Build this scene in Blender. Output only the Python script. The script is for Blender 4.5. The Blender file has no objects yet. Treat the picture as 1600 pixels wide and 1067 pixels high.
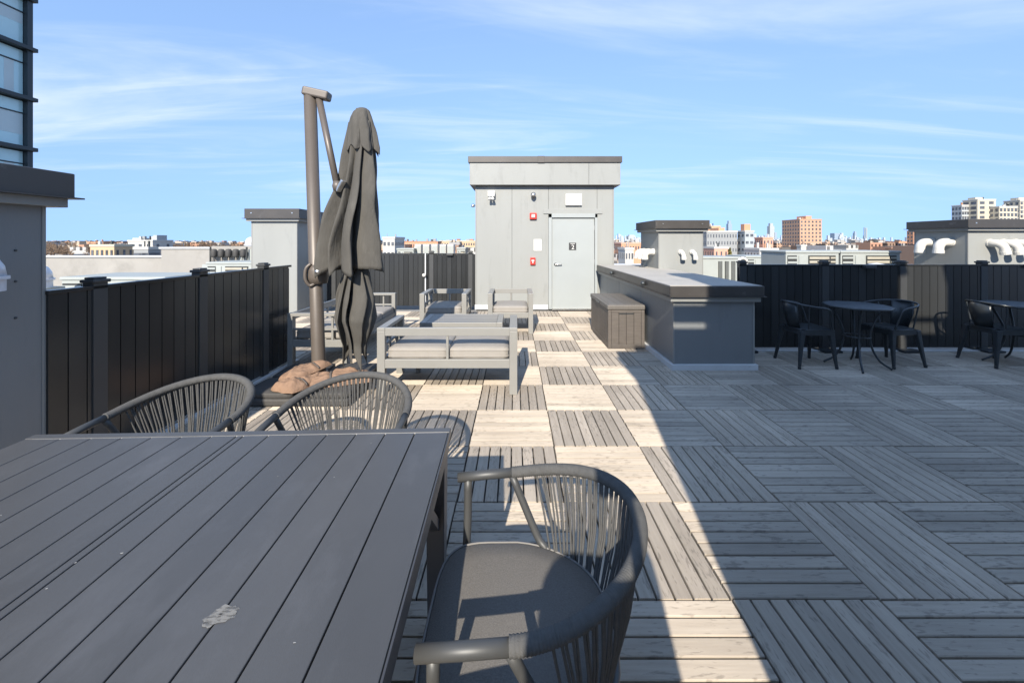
import bpy, bmesh, math, random
from mathutils import Vector, Matrix
R = math.radians
PI = math.pi
random.seed(7)
scene = bpy.context.scene
col = scene.collection

# ------------------------------------------------------------------ camera, sky, sun, exposure
CAM_H, FPX, CX, CY = 1.47, 620.0, 805.0, 377.0        # photo pixels (1600 x 1067)
cam_d = bpy.data.cameras.new('camera'); cam = bpy.data.objects.new('camera', cam_d); col.objects.link(cam)
cam.location = (0, 0, CAM_H); cam.rotation_euler = (R(90), 0, 0)
cam_d.sensor_width = 36.0; cam_d.sensor_fit = 'HORIZONTAL'; cam_d.lens = 36.0 * FPX / 1600.0
cam_d.shift_x = -(CX - 800.0) / 1600.0; cam_d.shift_y = -(533.5 - CY) / 1600.0
cam_d.clip_start = 0.03; cam_d.clip_end = 30000
scene.camera = cam

SUN_EL, SUN_AZ = 32.0, 8.5          # light travels towards +Y, a little towards +X
w = bpy.data.worlds.new('World'); scene.world = w; w.use_nodes = True
nt = w.node_tree; nt.nodes.clear()
def wn(t, **k):
    n = nt.nodes.new(t)
    for a, b in k.items(): setattr(n, a, b)
    return n
def wmath(op, a, b=None, c=None, clamp=False):
    n = wn('ShaderNodeMath', operation=op, use_clamp=clamp)
    for i, v in enumerate((a, b, c)):
        if v is None: continue
        if isinstance(v, (int, float)): n.inputs[i].default_value = v
        else: nt.links.new(v, n.inputs[i])
    return n.outputs[0]
sky = wn('ShaderNodeTexSky', sky_type='NISHITA'); sky.sun_disc = False
sky.sun_elevation = R(SUN_EL); sky.sun_rotation = R(180 + SUN_AZ)
sky.altitude = 30; sky.air_density = 1.0; sky.dust_density = 0.0; sky.ozone_density = 1.3
tc = wn('ShaderNodeTexCoord'); sep = wn('ShaderNodeSeparateXYZ'); nt.links.new(tc.outputs['Generated'], sep.inputs[0])
lift = wn('ShaderNodeCombineXYZ'); nt.links.new(sep.outputs[0], lift.inputs[0]); nt.links.new(sep.outputs[1], lift.inputs[1])
nt.links.new(wmath('MULTIPLY_ADD', wmath('MAXIMUM', sep.outputs[2], 0.0), .52, .48), lift.inputs[2])
lnm = wn('ShaderNodeVectorMath', operation='NORMALIZE'); nt.links.new(lift.outputs[0], lnm.inputs[0]); nt.links.new(lnm.outputs[0], sky.inputs[0])   # sky lookup raised to keep the yellow horizon band out
zz = wmath('ADD', wmath('MAXIMUM', sep.outputs[2], 0.0), 0.10)
cmb = wn('ShaderNodeCombineXYZ')
nt.links.new(wmath('DIVIDE', sep.outputs[0], zz), cmb.inputs[0]); nt.links.new(wmath('DIVIDE', sep.outputs[1], zz), cmb.inputs[1])
def cloud_layer(scale, rot, stretch, lo, hi, dist, offs):
    m = wn('ShaderNodeMapping'); m.inputs['Rotation'].default_value = (0, 0, R(rot)); m.inputs['Scale'].default_value = (stretch, 1, 1); m.inputs['Location'].default_value = offs
    nt.links.new(cmb.outputs[0], m.inputs[0])
    n = wn('ShaderNodeTexNoise'); n.inputs['Scale'].default_value = scale; n.inputs['Detail'].default_value = 7; n.inputs['Roughness'].default_value = .58; n.inputs['Distortion'].default_value = dist
    nt.links.new(m.outputs[0], n.inputs[0])
    r = wn('ShaderNodeMapRange', interpolation_type='SMOOTHSTEP'); r.inputs[1].default_value = lo; r.inputs[2].default_value = hi
    nt.links.new(n.outputs[0], r.inputs[0]); return r.outputs[0]
c1 = cloud_layer(.95, 14, .26, .45, .80, 1.3, (3.1, 1.4, 0))
c2 = cloud_layer(1.9, -16, .17, .48, .78, 1.4, (7.9, 6.1, 0))
cm = wmath('ADD', wmath('MULTIPLY', c1, .62), wmath('MULTIPLY', c2, .36), clamp=True)
fade = wn('ShaderNodeMapRange'); fade.inputs[1].default_value = 0.03; fade.inputs[2].default_value = .17; nt.links.new(sep.outputs[2], fade.inputs[0])
cm = wmath('MULTIPLY', cm, fade.outputs[0])
mix = wn('ShaderNodeMix', data_type='RGBA'); nt.links.new(cm, mix.inputs[0]); nt.links.new(sky.outputs[0], mix.inputs[6]); mix.inputs[7].default_value = (2.6, 2.85, 3.2, 1)
bg = wn('ShaderNodeBackground'); bg.inputs['Strength'].default_value = 0.15
out = wn('ShaderNodeOutputWorld'); nt.links.new(mix.outputs[2], bg.inputs[0]); nt.links.new(bg.outputs[0], out.inputs[0])

sd = bpy.data.lights.new('sun', 'SUN'); sun = bpy.data.objects.new('sun', sd); col.objects.link(sun)
sd.energy = 3.15; sd.angle = R(.53); sd.color = (1.0, .92, .80)
_dir = Vector((math.sin(R(SUN_AZ)) * math.cos(R(SUN_EL)), math.cos(R(SUN_AZ)) * math.cos(R(SUN_EL)), -math.sin(R(SUN_EL))))
sun.rotation_euler = _dir.to_track_quat('-Z', 'Y').to_euler(); sun.location = (-5, -20, 20)
scene.view_settings.view_transform = 'Standard'; scene.view_settings.look = 'None'
scene.view_settings.exposure = 1.36; scene.view_settings.gamma = 1.0; scene.view_settings.use_curve_mapping = False
scene.cycles.use_denoising = True; scene.cycles.max_bounces = 6; scene.cycles.sample_clamp_indirect = 6

# ------------------------------------------------------------------ materials
MATS = {}
def srgb(r, g, b):
    f = lambda c: (c / 12.92 if c <= .04045 else ((c + .055) / 1.055) ** 2.4)
    return (f(r / 255), f(g / 255), f(b / 255))
def mat(name, c, rough=.6, metal=0.0, var=.12, scale=6.0, bump=0.0, bscale=60.0, spec=.5, stretch=None, rnd=0.0, dirt=None):
    """plain procedural material: base colour with large and small noise, optional bump, per-object variation and dirt"""
    if name in MATS: return MATS[name]
    m = bpy.data.materials.new(name); m.use_nodes = True; t = m.node_tree; N = t.nodes; L = t.links
    p = N['Principled BSDF']; p.inputs['Roughness'].default_value = rough; p.inputs['Metallic'].default_value = metal
    p.inputs['Specular IOR Level'].default_value = spec
    tcn = N.new('ShaderNodeTexCoord'); mp = N.new('ShaderNodeMapping'); L.new(tcn.outputs['Object'], mp.inputs[0])
    if stretch: mp.inputs['Scale'].default_value = stretch
    n1 = N.new('ShaderNodeTexNoise'); n1.inputs['Scale'].default_value = scale; n1.inputs['Detail'].default_value = 6; n1.inputs['Roughness'].default_value = .62
    L.new(mp.outputs[0], n1.inputs[0])
    mr = N.new('ShaderNodeMapRange'); mr.inputs[1].default_value = .25; mr.inputs[2].default_value = .75; mr.inputs[3].default_value = 1 - var; mr.inputs[4].default_value = 1 + var
    L.new(n1.outputs[0], mr.inputs[0])
    val = mr.outputs[0]
    if rnd:
        oi = N.new('ShaderNodeObjectInfo'); r2 = N.new('ShaderNodeMapRange'); r2.inputs[3].default_value = 1 - rnd; r2.inputs[4].default_value = 1 + rnd
        L.new(oi.outputs['Random'], r2.inputs[0]); mu = N.new('ShaderNodeMath'); mu.operation = 'MULTIPLY'; L.new(val, mu.inputs[0]); L.new(r2.outputs[0], mu.inputs[1]); val = mu.outputs[0]
    vm = N.new('ShaderNodeVectorMath'); vm.operation = 'SCALE'; vm.inputs[0].default_value = c; L.new(val, vm.inputs['Scale'])
    colr = vm.outputs[0]
    if dirt:
        dcol, lo, hi, dsc = dirt
        n3 = N.new('ShaderNodeTexNoise'); n3.inputs['Scale'].default_value = dsc; n3.inputs['Detail'].default_value = 9; n3.inputs['Roughness'].default_value = .7
        L.new(mp.outputs[0], n3.inputs[0]); m3 = N.new('ShaderNodeMapRange'); m3.inputs[1].default_value = lo; m3.inputs[2].default_value = hi; L.new(n3.outputs[0], m3.inputs[0])
        mx = N.new('ShaderNodeMix'); mx.data_type = 'RGBA'; L.new(m3.outputs[0], mx.inputs[0]); L.new(colr, mx.inputs[6]); mx.inputs[7].default_value = (*dcol, 1); colr = mx.outputs[2]
    L.new(colr, p.inputs['Base Color'])
    rr = N.new('ShaderNodeMapRange'); rr.inputs[3].default_value = max(.02, rough - .08); rr.inputs[4].default_value = min(1, rough + .08); L.new(n1.outputs[0], rr.inputs[0]); L.new(rr.outputs[0], p.inputs['Roughness'])
    if bump:
        n2 = N.new('ShaderNodeTexNoise'); n2.inputs['Scale'].default_value = bscale; n2.inputs['Detail'].default_value = 4; L.new(mp.outputs[0], n2.inputs[0])
        b = N.new('ShaderNodeBump'); b.inputs['Strength'].default_value = bump; b.inputs['Distance'].default_value = .01; L.new(n2.outputs[0], b.inputs['Height']); L.new(b.outputs[0], p.inputs['Normal'])
    MATS[name] = m; return m

def wood_mat(name, c, c2, rnd=.16):
    """weathered decking: grain along local X, dark pit marks, per-slat variation from attribute 'tone' and the object's random"""
    m = bpy.data.materials.new(name); m.use_nodes = True; t = m.node_tree; N = t.nodes; L = t.links
    p = N['Principled BSDF']; p.inputs['Roughness'].default_value = .72; p.inputs['Specular IOR Level'].default_value = .3
    tcn = N.new('ShaderNodeTexCoord'); oi = N.new('ShaderNodeObjectInfo'); at = N.new('ShaderNodeAttribute'); at.attribute_name = 'tone'
    ad = N.new('ShaderNodeMath'); ad.operation = 'MULTIPLY_ADD'; L.new(oi.outputs['Random'], ad.inputs[0]); ad.inputs[1].default_value = 37.7; L.new(at.outputs['Fac'], ad.inputs[2])
    wnz = N.new('ShaderNodeTexWhiteNoise'); wnz.noise_dimensions = '1D'; L.new(ad.outputs[0], wnz.inputs['W'])
    off = N.new('ShaderNodeVectorMath'); off.operation = 'MULTIPLY_ADD'; L.new(wnz.outputs['Color'], off.inputs[0]); off.inputs[1].default_value = (31, 17, 9); L.new(tcn.outputs['Object'], off.inputs[2])
    mp = N.new('ShaderNodeMapping'); mp.inputs['Scale'].default_value = (1.6, 30, 30); L.new(off.outputs[0], mp.inputs[0])
    g = N.new('ShaderNodeTexNoise'); g.inputs['Scale'].default_value = 1.6; g.inputs['Detail'].default_value = 7; g.inputs['Roughness'].default_value = .65; L.new(mp.outputs[0], g.inputs[0])
    mx = N.new('ShaderNodeMix'); mx.data_type = 'RGBA'; mx.inputs[6].default_value = (*c2, 1); mx.inputs[7].default_value = (*c, 1)
    gr = N.new('ShaderNodeMapRange'); gr.inputs[1].default_value = .3; gr.inputs[2].default_value = .68; L.new(g.outputs[0], gr.inputs[0]); L.new(gr.outputs[0], mx.inputs[0])
    # pit marks
    mp2 = N.new('ShaderNodeMapping'); mp2.inputs['Scale'].default_value = (14, 62, 1); L.new(off.outputs[0], mp2.inputs[0])
    n2 = N.new('ShaderNodeTexNoise'); n2.inputs['Scale'].default_value = 1.5; n2.inputs['Detail'].default_value = 3; n2.inputs['Roughness'].default_value = .5; L.new(mp2.outputs[0], n2.inputs[0])
    n4 = N.new('ShaderNodeTexNoise'); n4.inputs['Scale'].default_value = 5; n4.inputs['Detail'].default_value = 2; L.new(off.outputs[0], n4.inputs[0])
    su = N.new('ShaderNodeMath'); su.operation = 'MULTIPLY_ADD'; L.new(n4.outputs[0], su.inputs[0]); su.inputs[1].default_value = .45; L.new(n2.outputs[0], su.inputs[2])
    pm = N.new('ShaderNodeMapRange'); pm.inputs[1].default_value = .81; pm.inputs[2].default_value = .90; pm.inputs[4].default_value = .42; L.new(su.outputs[0], pm.inputs[0])
    mx2 = N.new('ShaderNodeMix'); mx2.data_type = 'RGBA'; L.new(pm.outputs[0], mx2.inputs[0]); L.new(mx.outputs[2], mx2.inputs[6]); mx2.inputs[7].default_value = (c2[0] * .33, c2[1] * .33, c2[2] * .34, 1)
    tv = N.new('ShaderNodeMapRange'); tv.inputs[3].default_value = 1 - rnd; tv.inputs[4].default_value = 1 + rnd; L.new(wnz.outputs['Value'], tv.inputs[0])
    # large blotches in world space
    geo = N.new('ShaderNodeNewGeometry'); n5 = N.new('ShaderNodeTexNoise'); n5.inputs['Scale'].default_value = .9; n5.inputs['Detail'].default_value = 4; L.new(geo.outputs['Position'], n5.inputs[0])
    bl = N.new('ShaderNodeMapRange'); bl.inputs[1].default_value = .3; bl.inputs[2].default_value = .7; bl.inputs[3].default_value = .80; bl.inputs[4].default_value = 1.14; L.new(n5.outputs[0], bl.inputs[0])
    mu = N.new('ShaderNodeMath'); mu.operation = 'MULTIPLY'; L.new(tv.outputs[0], mu.inputs[0]); L.new(bl.outputs[0], mu.inputs[1])
    sc = N.new('ShaderNodeVectorMath'); sc.operation = 'SCALE'; L.new(mx2.outputs[2], sc.inputs[0]); L.new(mu.outputs[0], sc.inputs['Scale'])
    L.new(sc.outputs[0], p.inputs['Base Color'])
    b = N.new('ShaderNodeBump'); b.inputs['Strength'].default_value = .35; b.inputs['Distance'].default_value = .004; L.new(g.outputs[0], b.inputs['Height']); L.new(b.outputs[0], p.inputs['Normal'])
    MATS[name] = m; return m

M_wood = wood_mat('weathered_wood', (.455, .395, .32), (.365, .31, .248))
M_tray = mat('deck_tray', (.11, .10, .087), .8, var=.3, scale=20)
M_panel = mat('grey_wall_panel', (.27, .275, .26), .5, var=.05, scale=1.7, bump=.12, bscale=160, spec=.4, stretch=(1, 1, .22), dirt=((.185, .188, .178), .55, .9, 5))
M_panel_shaded = mat('grey_wall_panel_shaded', (.185, .19, .188), .45, var=.05, scale=1.7, bump=.12, bscale=160, stretch=(1, 1, .25), dirt=((.13, .133, .13), .55, .9, 4))  # same panel cladding, with its shade painted into a darker colour
M_door = mat('door_paint', (.31, .33, .325), .42, var=.03, scale=2.0, dirt=((.2, .21, .2), .66, .82, 2.2))
M_cap = mat('coping_metal', (.075, .068, .062), .42, .35, var=.08, scale=4, dirt=((.15, .14, .13), .60, .8, 6))
M_drip = mat('drip_edge', (.24, .24, .225), .45, var=.05)
M_white = mat('white_flashing', (.55, .55, .54), .55, var=.08, scale=5, dirt=((.3, .29, .27), .58, .8, 8))
M_pvc = mat('white_pvc', (.60, .58, .53), .4, var=.05, scale=8)
M_fence = mat('black_fence_composite', (.030, .031, .031), .24, var=.18, scale=3, stretch=(1, 1, .15), spec=.45, rnd=.22, dirt=((.07, .068, .064), .58, .85, 5))
M_post = mat('fence_post', (.045, .046, .046), .45, var=.12, scale=6)
M_fdark = mat('fence_backing', (.008, .008, .008), .7)
M_sofa = mat('taupe_aluminium', (.235, .228, .208), .42, var=.03, scale=5, bump=.03, bscale=300)
M_cushion = mat('light_grey_fabric', (.295, .272, .242), .9, var=.06, scale=9, bump=.25, bscale=420, spec=.2)
M_ctop = mat('coffee_table_slat', (.20, .19, .172), .45, var=.08, scale=3, stretch=(.3, 6, 1), rnd=.12)
M_table = mat('charcoal_table_top', (.070, .069, .068), .42, var=.14, scale=2.5, bump=.05, bscale=350, spec=.5, rnd=.07, stretch=(1, .45, 1), dirt=((.115, .115, .118), .52, 1.0, 7))
M_tframe = mat('charcoal_table_frame', (.05, .05, .053), .40, var=.08, scale=6)
M_scuff = mat('table_scuff', (.34, .33, .31), .8, var=.4, scale=160)
M_chairm = mat('chair_metal', (.07, .071, .07), .5, .25, var=.06, scale=8)
M_rope = mat('grey_rope', (.088, .087, .084), .85, var=.16, scale=55, bump=.3, bscale=500, spec=.2)
M_seat = mat('charcoal_seat_fabric', (.155, .144, .13), .95, var=.22, scale=260, bump=.35, bscale=600, spec=.15)
M_piping = mat('seat_piping', (.2, .19, .18), .9)
M_pole = mat('bronze_umbrella_metal', (.118, .099, .083), .45, .15, var=.05, scale=3)
M_canopy = mat('umbrella_fabric', (.086, .081, .072), .92, var=.14, scale=7, bump=.9, bscale=22, spec=.15, stretch=(1, 1, .35), dirt=((.13, .122, .108), .55, .85, 9))
M_bag = mat('tan_sandbag', (.25, .16, .108), .95, var=.2, scale=12, bump=1.0, bscale=26, spec=.15)
M_bagdark = mat('sandbag_strap', (.10, .085, .075), .9, var=.1)
M_basec = mat('umbrella_base_cover', (.055, .052, .048), .7, var=.2, scale=9, bump=.3, bscale=40)
M_box = mat('storage_box_resin', (.098, .083, .070), .55, var=.22, scale=4, stretch=(1.2, 1.2, 14), bump=.3, bscale=30, rnd=.08)
M_boxl = mat('storage_box_lid', (.128, .115, .10), .5, var=.14, scale=4, stretch=(14, 1, 1), bump=.25, bscale=30)
M_black = mat('black_steel', (.05, .056, .06), .3, .3, var=.15, scale=9)
M_red = mat('fire_alarm_red', (.55, .03, .02), .4, var=.05)
M_glassy = mat('clear_lens', (.6, .6, .58), .12, var=.02)
M_chrome = mat('brushed_steel', (.6, .58, .55), .28, .9, var=.05)
M_sign = mat('dark_sign', (.035, .035, .036), .5, var=.05)
M_paper = mat('white_sign', (.62, .61, .58), .6, var=.03)
M_ac = mat('condenser_grey', (.34, .36, .34), .5, var=.06, scale=3, dirt=((.2, .2, .19), .6, .85, 5))
M_acdark = mat('condenser_dark', (.035, .037, .036), .7)
M_aclouv = mat('condenser_louvre', (.38, .35, .28), .55, var=.1)
M_roofm = mat('roof_membrane', (.27, .265, .25), .85, var=.2, scale=.6, bump=.2, bscale=14, dirt=((.2, .19, .18), .5, .8, 1.5))
M_stucco = mat('pale_stucco', (.29, .275, .25), .9, var=.12, scale=.5, bump=.3, bscale=30, dirt=((.2, .19, .17), .5, .8, .9))
M_ground = mat('city_ground_mat', (.16, .145, .13), .9, var=.35, scale=.02)
M_tglass = mat('tower_glass', (.46, .66, .68), .12, .0, var=.1, scale=.3, spec=1.0)  # reflected sky is painted into the pale teal base colour
M_tblind = mat('tower_blind', (.50, .58, .58), .5, var=.06, scale=.6)
M_tframe2 = mat('tower_frame', (.032, .042, .048), .45, .2, var=.08)
M_dome = mat('white_dome_cap', (.62, .63, .66), .3, var=.03)

# ------------------------------------------------------------------ mesh helpers
class MB:
    def __init__(s): s.v = []; s.f = []; s.tone = []
    def add(s, vs, fs, tone=None):
        o = len(s.v); s.v += [tuple(v) for v in vs]; s.f += [tuple(i + o for i in f) for f in fs]
        s.tone += [tone or 0.0] * len(vs); return s
    def box(s, x0, x1, y0, y1, z0, z1, tone=None):
        return s.add([(x0, y0, z0), (x1, y0, z0), (x1, y1, z0), (x0, y1, z0), (x0, y0, z1), (x1, y0, z1), (x1, y1, z1), (x0, y1, z1)],
                     [(3, 2, 1, 0), (4, 5, 6, 7), (0, 1, 5, 4), (1, 2, 6, 5), (2, 3, 7, 6), (3, 0, 4, 7)], tone)
    def prism(s, poly, z0, z1):      # poly in xy, counter-clockwise
        n = len(poly)
        return s.add([(x, y, z0) for x, y in poly] + [(x, y, z1) for x, y in poly],
                     [tuple(range(n - 1, -1, -1)), tuple(range(n, 2 * n))] + [(i, (i + 1) % n, n + (i + 1) % n, n + i) for i in range(n)])
    def bar(s, a, b, wd, ht, up=(0, 0, 1)):
        a = Vector(a); b = Vector(b); d = (b - a).normalized(); u = Vector(up); sd_ = d.cross(u)
        if sd_.length < 1e-4: sd_ = Vector((1, 0, 0))
        sd_.normalize(); u = sd_.cross(d)
        q = []
        for p in (a, b):
            for i, j in ((-1, -1), (1, -1), (1, 1), (-1, 1)): q.append(p + sd_ * (wd / 2 * i) + u * (ht / 2 * j))
        return s.add(q, [(0, 1, 2, 3), (7, 6, 5, 4), (0, 4, 5, 1), (1, 5, 6, 2), (2, 6, 7, 3), (3, 7, 4, 0)])
    def tube(s, pts, r, seg=10, caps=True):
        pts = [Vector(p) for p in pts]; n = len(pts); rs = r if isinstance(r, (list, tuple)) else [r] * n
        up = Vector((0, 0, 1)); vs = []; prev = None
        for i, p in enumerate(pts):
            d = (pts[min(i + 1, n - 1)] - pts[max(i - 1, 0)]).normalized()
            if prev is None:
                a = d.cross(up)
                if a.length < .05: a = d.cross(Vector((1, 0, 0)))
            else: a = prev - d * prev.dot(d)
            a.normalize(); prev = a; b = d.cross(a)
            for k in range(seg):
                t = 2 * PI * k / seg; vs.append(p + a * (math.cos(t) * rs[i]) + b * (math.sin(t) * rs[i]))
        fs = [(i * seg + k, i * seg + (k + 1) % seg, (i + 1) * seg + (k + 1) % seg, (i + 1) * seg + k) for i in range(n - 1) for k in range(seg)]
        if caps: fs += [tuple(range(seg - 1, -1, -1)), tuple(range((n - 1) * seg, n * seg))]
        return s.add(vs, fs)
    def lathe(s, prof, seg=24, c=(0, 0, 0)):
        vs = [(c[0] + r * math.cos(2 * PI * k / seg), c[1] + r * math.sin(2 * PI * k / seg), c[2] + z) for r, z in prof for k in range(seg)]
        n = len(prof)
        fs = [(i * seg + k, i * seg + (k + 1) % seg, (i + 1) * seg + (k + 1) % seg, (i + 1) * seg + k) for i in range(n - 1) for k in range(seg)]
        fs += [tuple(range(seg - 1, -1, -1)), tuple(range((n - 1) * seg, n * seg))]
        return s.add(vs, fs)
    def mesh(s, name, m, smooth=False):
        me = bpy.data.meshes.new(name); me.from_pydata(s.v, [], s.f); me.materials.append(m)
        a = me.attributes.new('tone', 'FLOAT', 'POINT'); a.data.foreach_set('value', s.tone)
        if smooth: me.polygons.foreach_set('use_smooth', [True] * len(me.polygons))
        me.update(); return me
    def build(s, name, m, parent=None, loc=(0, 0, 0), rz=0, smooth=False, bevel=0, seg=2):
        return link(name, s.mesh(name, m, smooth), parent, loc, rz, bevel, seg)
def link(name, me, parent=None, loc=(0, 0, 0), rz=0, bevel=0, seg=2):
    o = bpy.data.objects.new(name, me); col.objects.link(o); o.location = loc; o.rotation_euler = (0, 0, rz)
    if parent: o.parent = parent
    if bevel:
        b = o.modifiers.new('bevel', 'BEVEL'); b.width = bevel; b.segments = seg; b.limit_method = 'ANGLE'; b.angle_limit = R(40)
    return o
def box(name, m, parent, x0, x1, y0, y1, z0, z1, bevel=0, seg=2): return MB().box(x0, x1, y0, y1, z0, z1).build(name, m, parent, bevel=bevel, seg=seg)
def tag(o, label, cat, group=None, kind=None):
    o['label'] = label; o['category'] = cat
    if group: o['group'] = group
    if kind: o['kind'] = kind
    return o
def thing(name, label, cat, loc=(0, 0, 0), rz=0, group=None):
    o = bpy.data.objects.new(name, None); col.objects.link(o); o.location = loc; o.rotation_euler = (0, 0, rz); o.empty_display_size = .1
    return tag(o, label, cat, group)
def copy_tree(o, parent=None):
    c = o.copy(); col.objects.link(c); c.parent = parent
    for ch in list(o.children): copy_tree(ch, c)
    return c
def catmull(pts, n=8):
    P = [Vector(p) for p in pts]; P = [P[0] * 2 - P[1]] + P + [P[-1] * 2 - P[-2]]; o = []
    for i in range(1, len(P) - 2):
        for k in range(n):
            t = k / n; a, b, c, d = P[i - 1], P[i], P[i + 1], P[i + 2]
            o.append(.5 * ((2 * b) + (c - a) * t + (2 * a - 5 * b + 4 * c - d) * t * t + (3 * b - a - 3 * c + d) * t ** 3))
    o.append(P[-2]); return o
def soft_box(name, m, parent, x0, x1, y0, y1, z0, z1, puff=.012, r=.03, n=10):
    """cushion: rounded, slightly pillowed box"""
    bm = bmesh.new(); bmesh.ops.create_cube(bm, size=1)
    bmesh.ops.subdivide_edges(bm, edges=bm.edges[:], cuts=n, use_grid_fill=True)
    hx, hy, hz = (x1 - x0) / 2, (y1 - y0) / 2, (z1 - z0) / 2; c = Vector(((x0 + x1) / 2, (y0 + y1) / 2, (z0 + z1) / 2))
    for v in bm.verts:
        p = Vector((v.co.x * 2 * hx, v.co.y * 2 * hy, v.co.z * 2 * hz))
        q = Vector((max(-hx + r, min(hx - r, p.x)), max(-hy + r, min(hy - r, p.y)), max(-hz + r, min(hz - r, p.z))))
        d = p - q
        if d.length > 0: p = q + d.normalized() * r
        ed = (1 - (p.x / hx) ** 2) * (1 - (p.y / hy) ** 2)
        p.z += math.copysign(puff * max(0, ed) ** .6, p.z) if abs(p.z) > hz * .4 else 0
        p.z += .002 * math.sin(p.x * 23) * math.cos(p.y * 19)
        v.co = c + p
    me = bpy.data.meshes.new(name); bm.to_mesh(me); bm.free(); me.materials.append(m)
    me.polygons.foreach_set('use_smooth', [True] * len(me.polygons))
    return link(name, me, parent)
def px(u, v, Y):      # photo pixel at distance Y
    return ((u - CX) / FPX * Y, Y, CAM_H - (v - CY) / FPX * Y)

# ------------------------------------------------------------------ setting: roof and ground
g = MB(); g.add([(-9000, -9000, -18), (9000, -9000, -18), (9000, 9000, -18), (-9000, 9000, -18)], [(0, 1, 2, 3)])
o = g.build('ground', M_ground); tag(o, 'brown city ground spreading to the horizon', 'ground', kind='structure')
o = MB().box(-13, 16, -9, 15, -.6, -.09).build('roof', M_roofm); tag(o, 'flat pale roof of the building below the deck', 'roof', kind='structure')
o = MB().box(-12.9, 15.9, -8.9, 14.9, -18.2, -.62).build('building_walls', M_stucco); tag(o, 'walls of the building below the deck', 'building', kind='structure')

# ------------------------------------------------------------------ deck of slatted tiles
S = .61; X0, Y0 = .889, 1.633
def slat_mesh(mb, cx, cy, L, W, along_x, tone, ridges=28, depth=.0010):
    """one board with a finely ribbed top; ribs run along the board"""
    h = .02; prof = [(-W / 2, -h), (-W / 2, -.004), (-W / 2 + .003, -.0004)]
    w0, w1 = -W / 2 + .003, W / 2 - .003
    for k in range(ridges):
        prof.append((w0 + (w1 - w0) * (k + .5) / ridges, -depth)); prof.append((w0 + (w1 - w0) * (k + 1) / ridges, -.0004))
    prof += [(W / 2, -.004), (W / 2, -h)]
    n = len(prof); vs = []
    for e in (-L / 2, L / 2):
        for a, z in prof: vs.append((cx + e, cy + a, z) if along_x else (cx - a, cy + e, z))
    fs = [(i, n + i, n + i + 1, i + 1) for i in range(n - 1)] + [tuple(range(n)), tuple(range(2 * n - 1, n - 1, -1))]
    mb.add(vs, [f[::-1] for f in fs], tone)
deck = bpy.data.objects.new('deck', None); col.objects.link(deck); tag(deck, 'chequered roof deck of slatted wooden tiles laid in alternating directions', 'deck', kind='structure')
PITCH = S / 8 - .0006
me_one = MB(); slat_mesh(me_one, 0, 0, .604, PITCH - .0088, True, 0); me_one = me_one.mesh('slat', M_wood)
me_one_v = MB(); slat_mesh(me_one_v, 0, 0, .604, PITCH - .0088, True, 0); me_one_v = me_one_v.mesh('slat', M_wood)
tj = MB()
for k in range(8): slat_mesh(tj, 0, (k - 3.5) * PITCH, .604, PITCH - .0088, True, k + .37)
me_join = tj.mesh('slats', M_wood)
tr = MB()
for q in (-.25, 0, .25): tr.box(q - .022, q + .022, -.3, .3, -.045, -.0212)
tr.box(-.302, .302, -.302, .302, -.06, -.046)
me_tray = tr.mesh('deck_tile', M_tray)
def in_deck(x, y):
    if y > 8.45: return False
    if x < -2.7: return y > 4.75 and x > -4.3
    if y < 5.29 and x < 9.5: return not (1.80 < x - .3 and x + .3 < 2.76 and y - .3 > 4.55)
    return x < 1.9
for k in range(-3, 12):
    for mI in range(-9, 15):
        xc = X0 + S * (mI + .5); yc = Y0 + S * (k + .5)
        if not in_deck(xc, yc): continue
        horiz = (mI + k) % 2 == 0
        rz = (0 if random.random() < .5 else PI) + (0 if horiz else PI / 2)
        t = link('deck_tile', me_tray, deck, (xc, yc, random.uniform(-.0008, .0008)), rz)
        u = CX + FPX * xc / max(yc, .3)
        under_table = xc < -.35 and yc < 1.6
        if yc > 1.2 and yc < 3.9 and -120 < u < 1720 and not under_table:
            for q in range(8):
                s_ = link('slat', me_one, t, (random.uniform(-.0015, .0015), (q - 3.5) * PITCH, random.uniform(-.0009, .0009)))
                s_.rotation_euler = (random.uniform(-.006, .006), 0, random.uniform(-.0015, .0015))
        else:
            s_ = link('slats', me_join, t); s_['kind'] = 'stuff'

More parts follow.
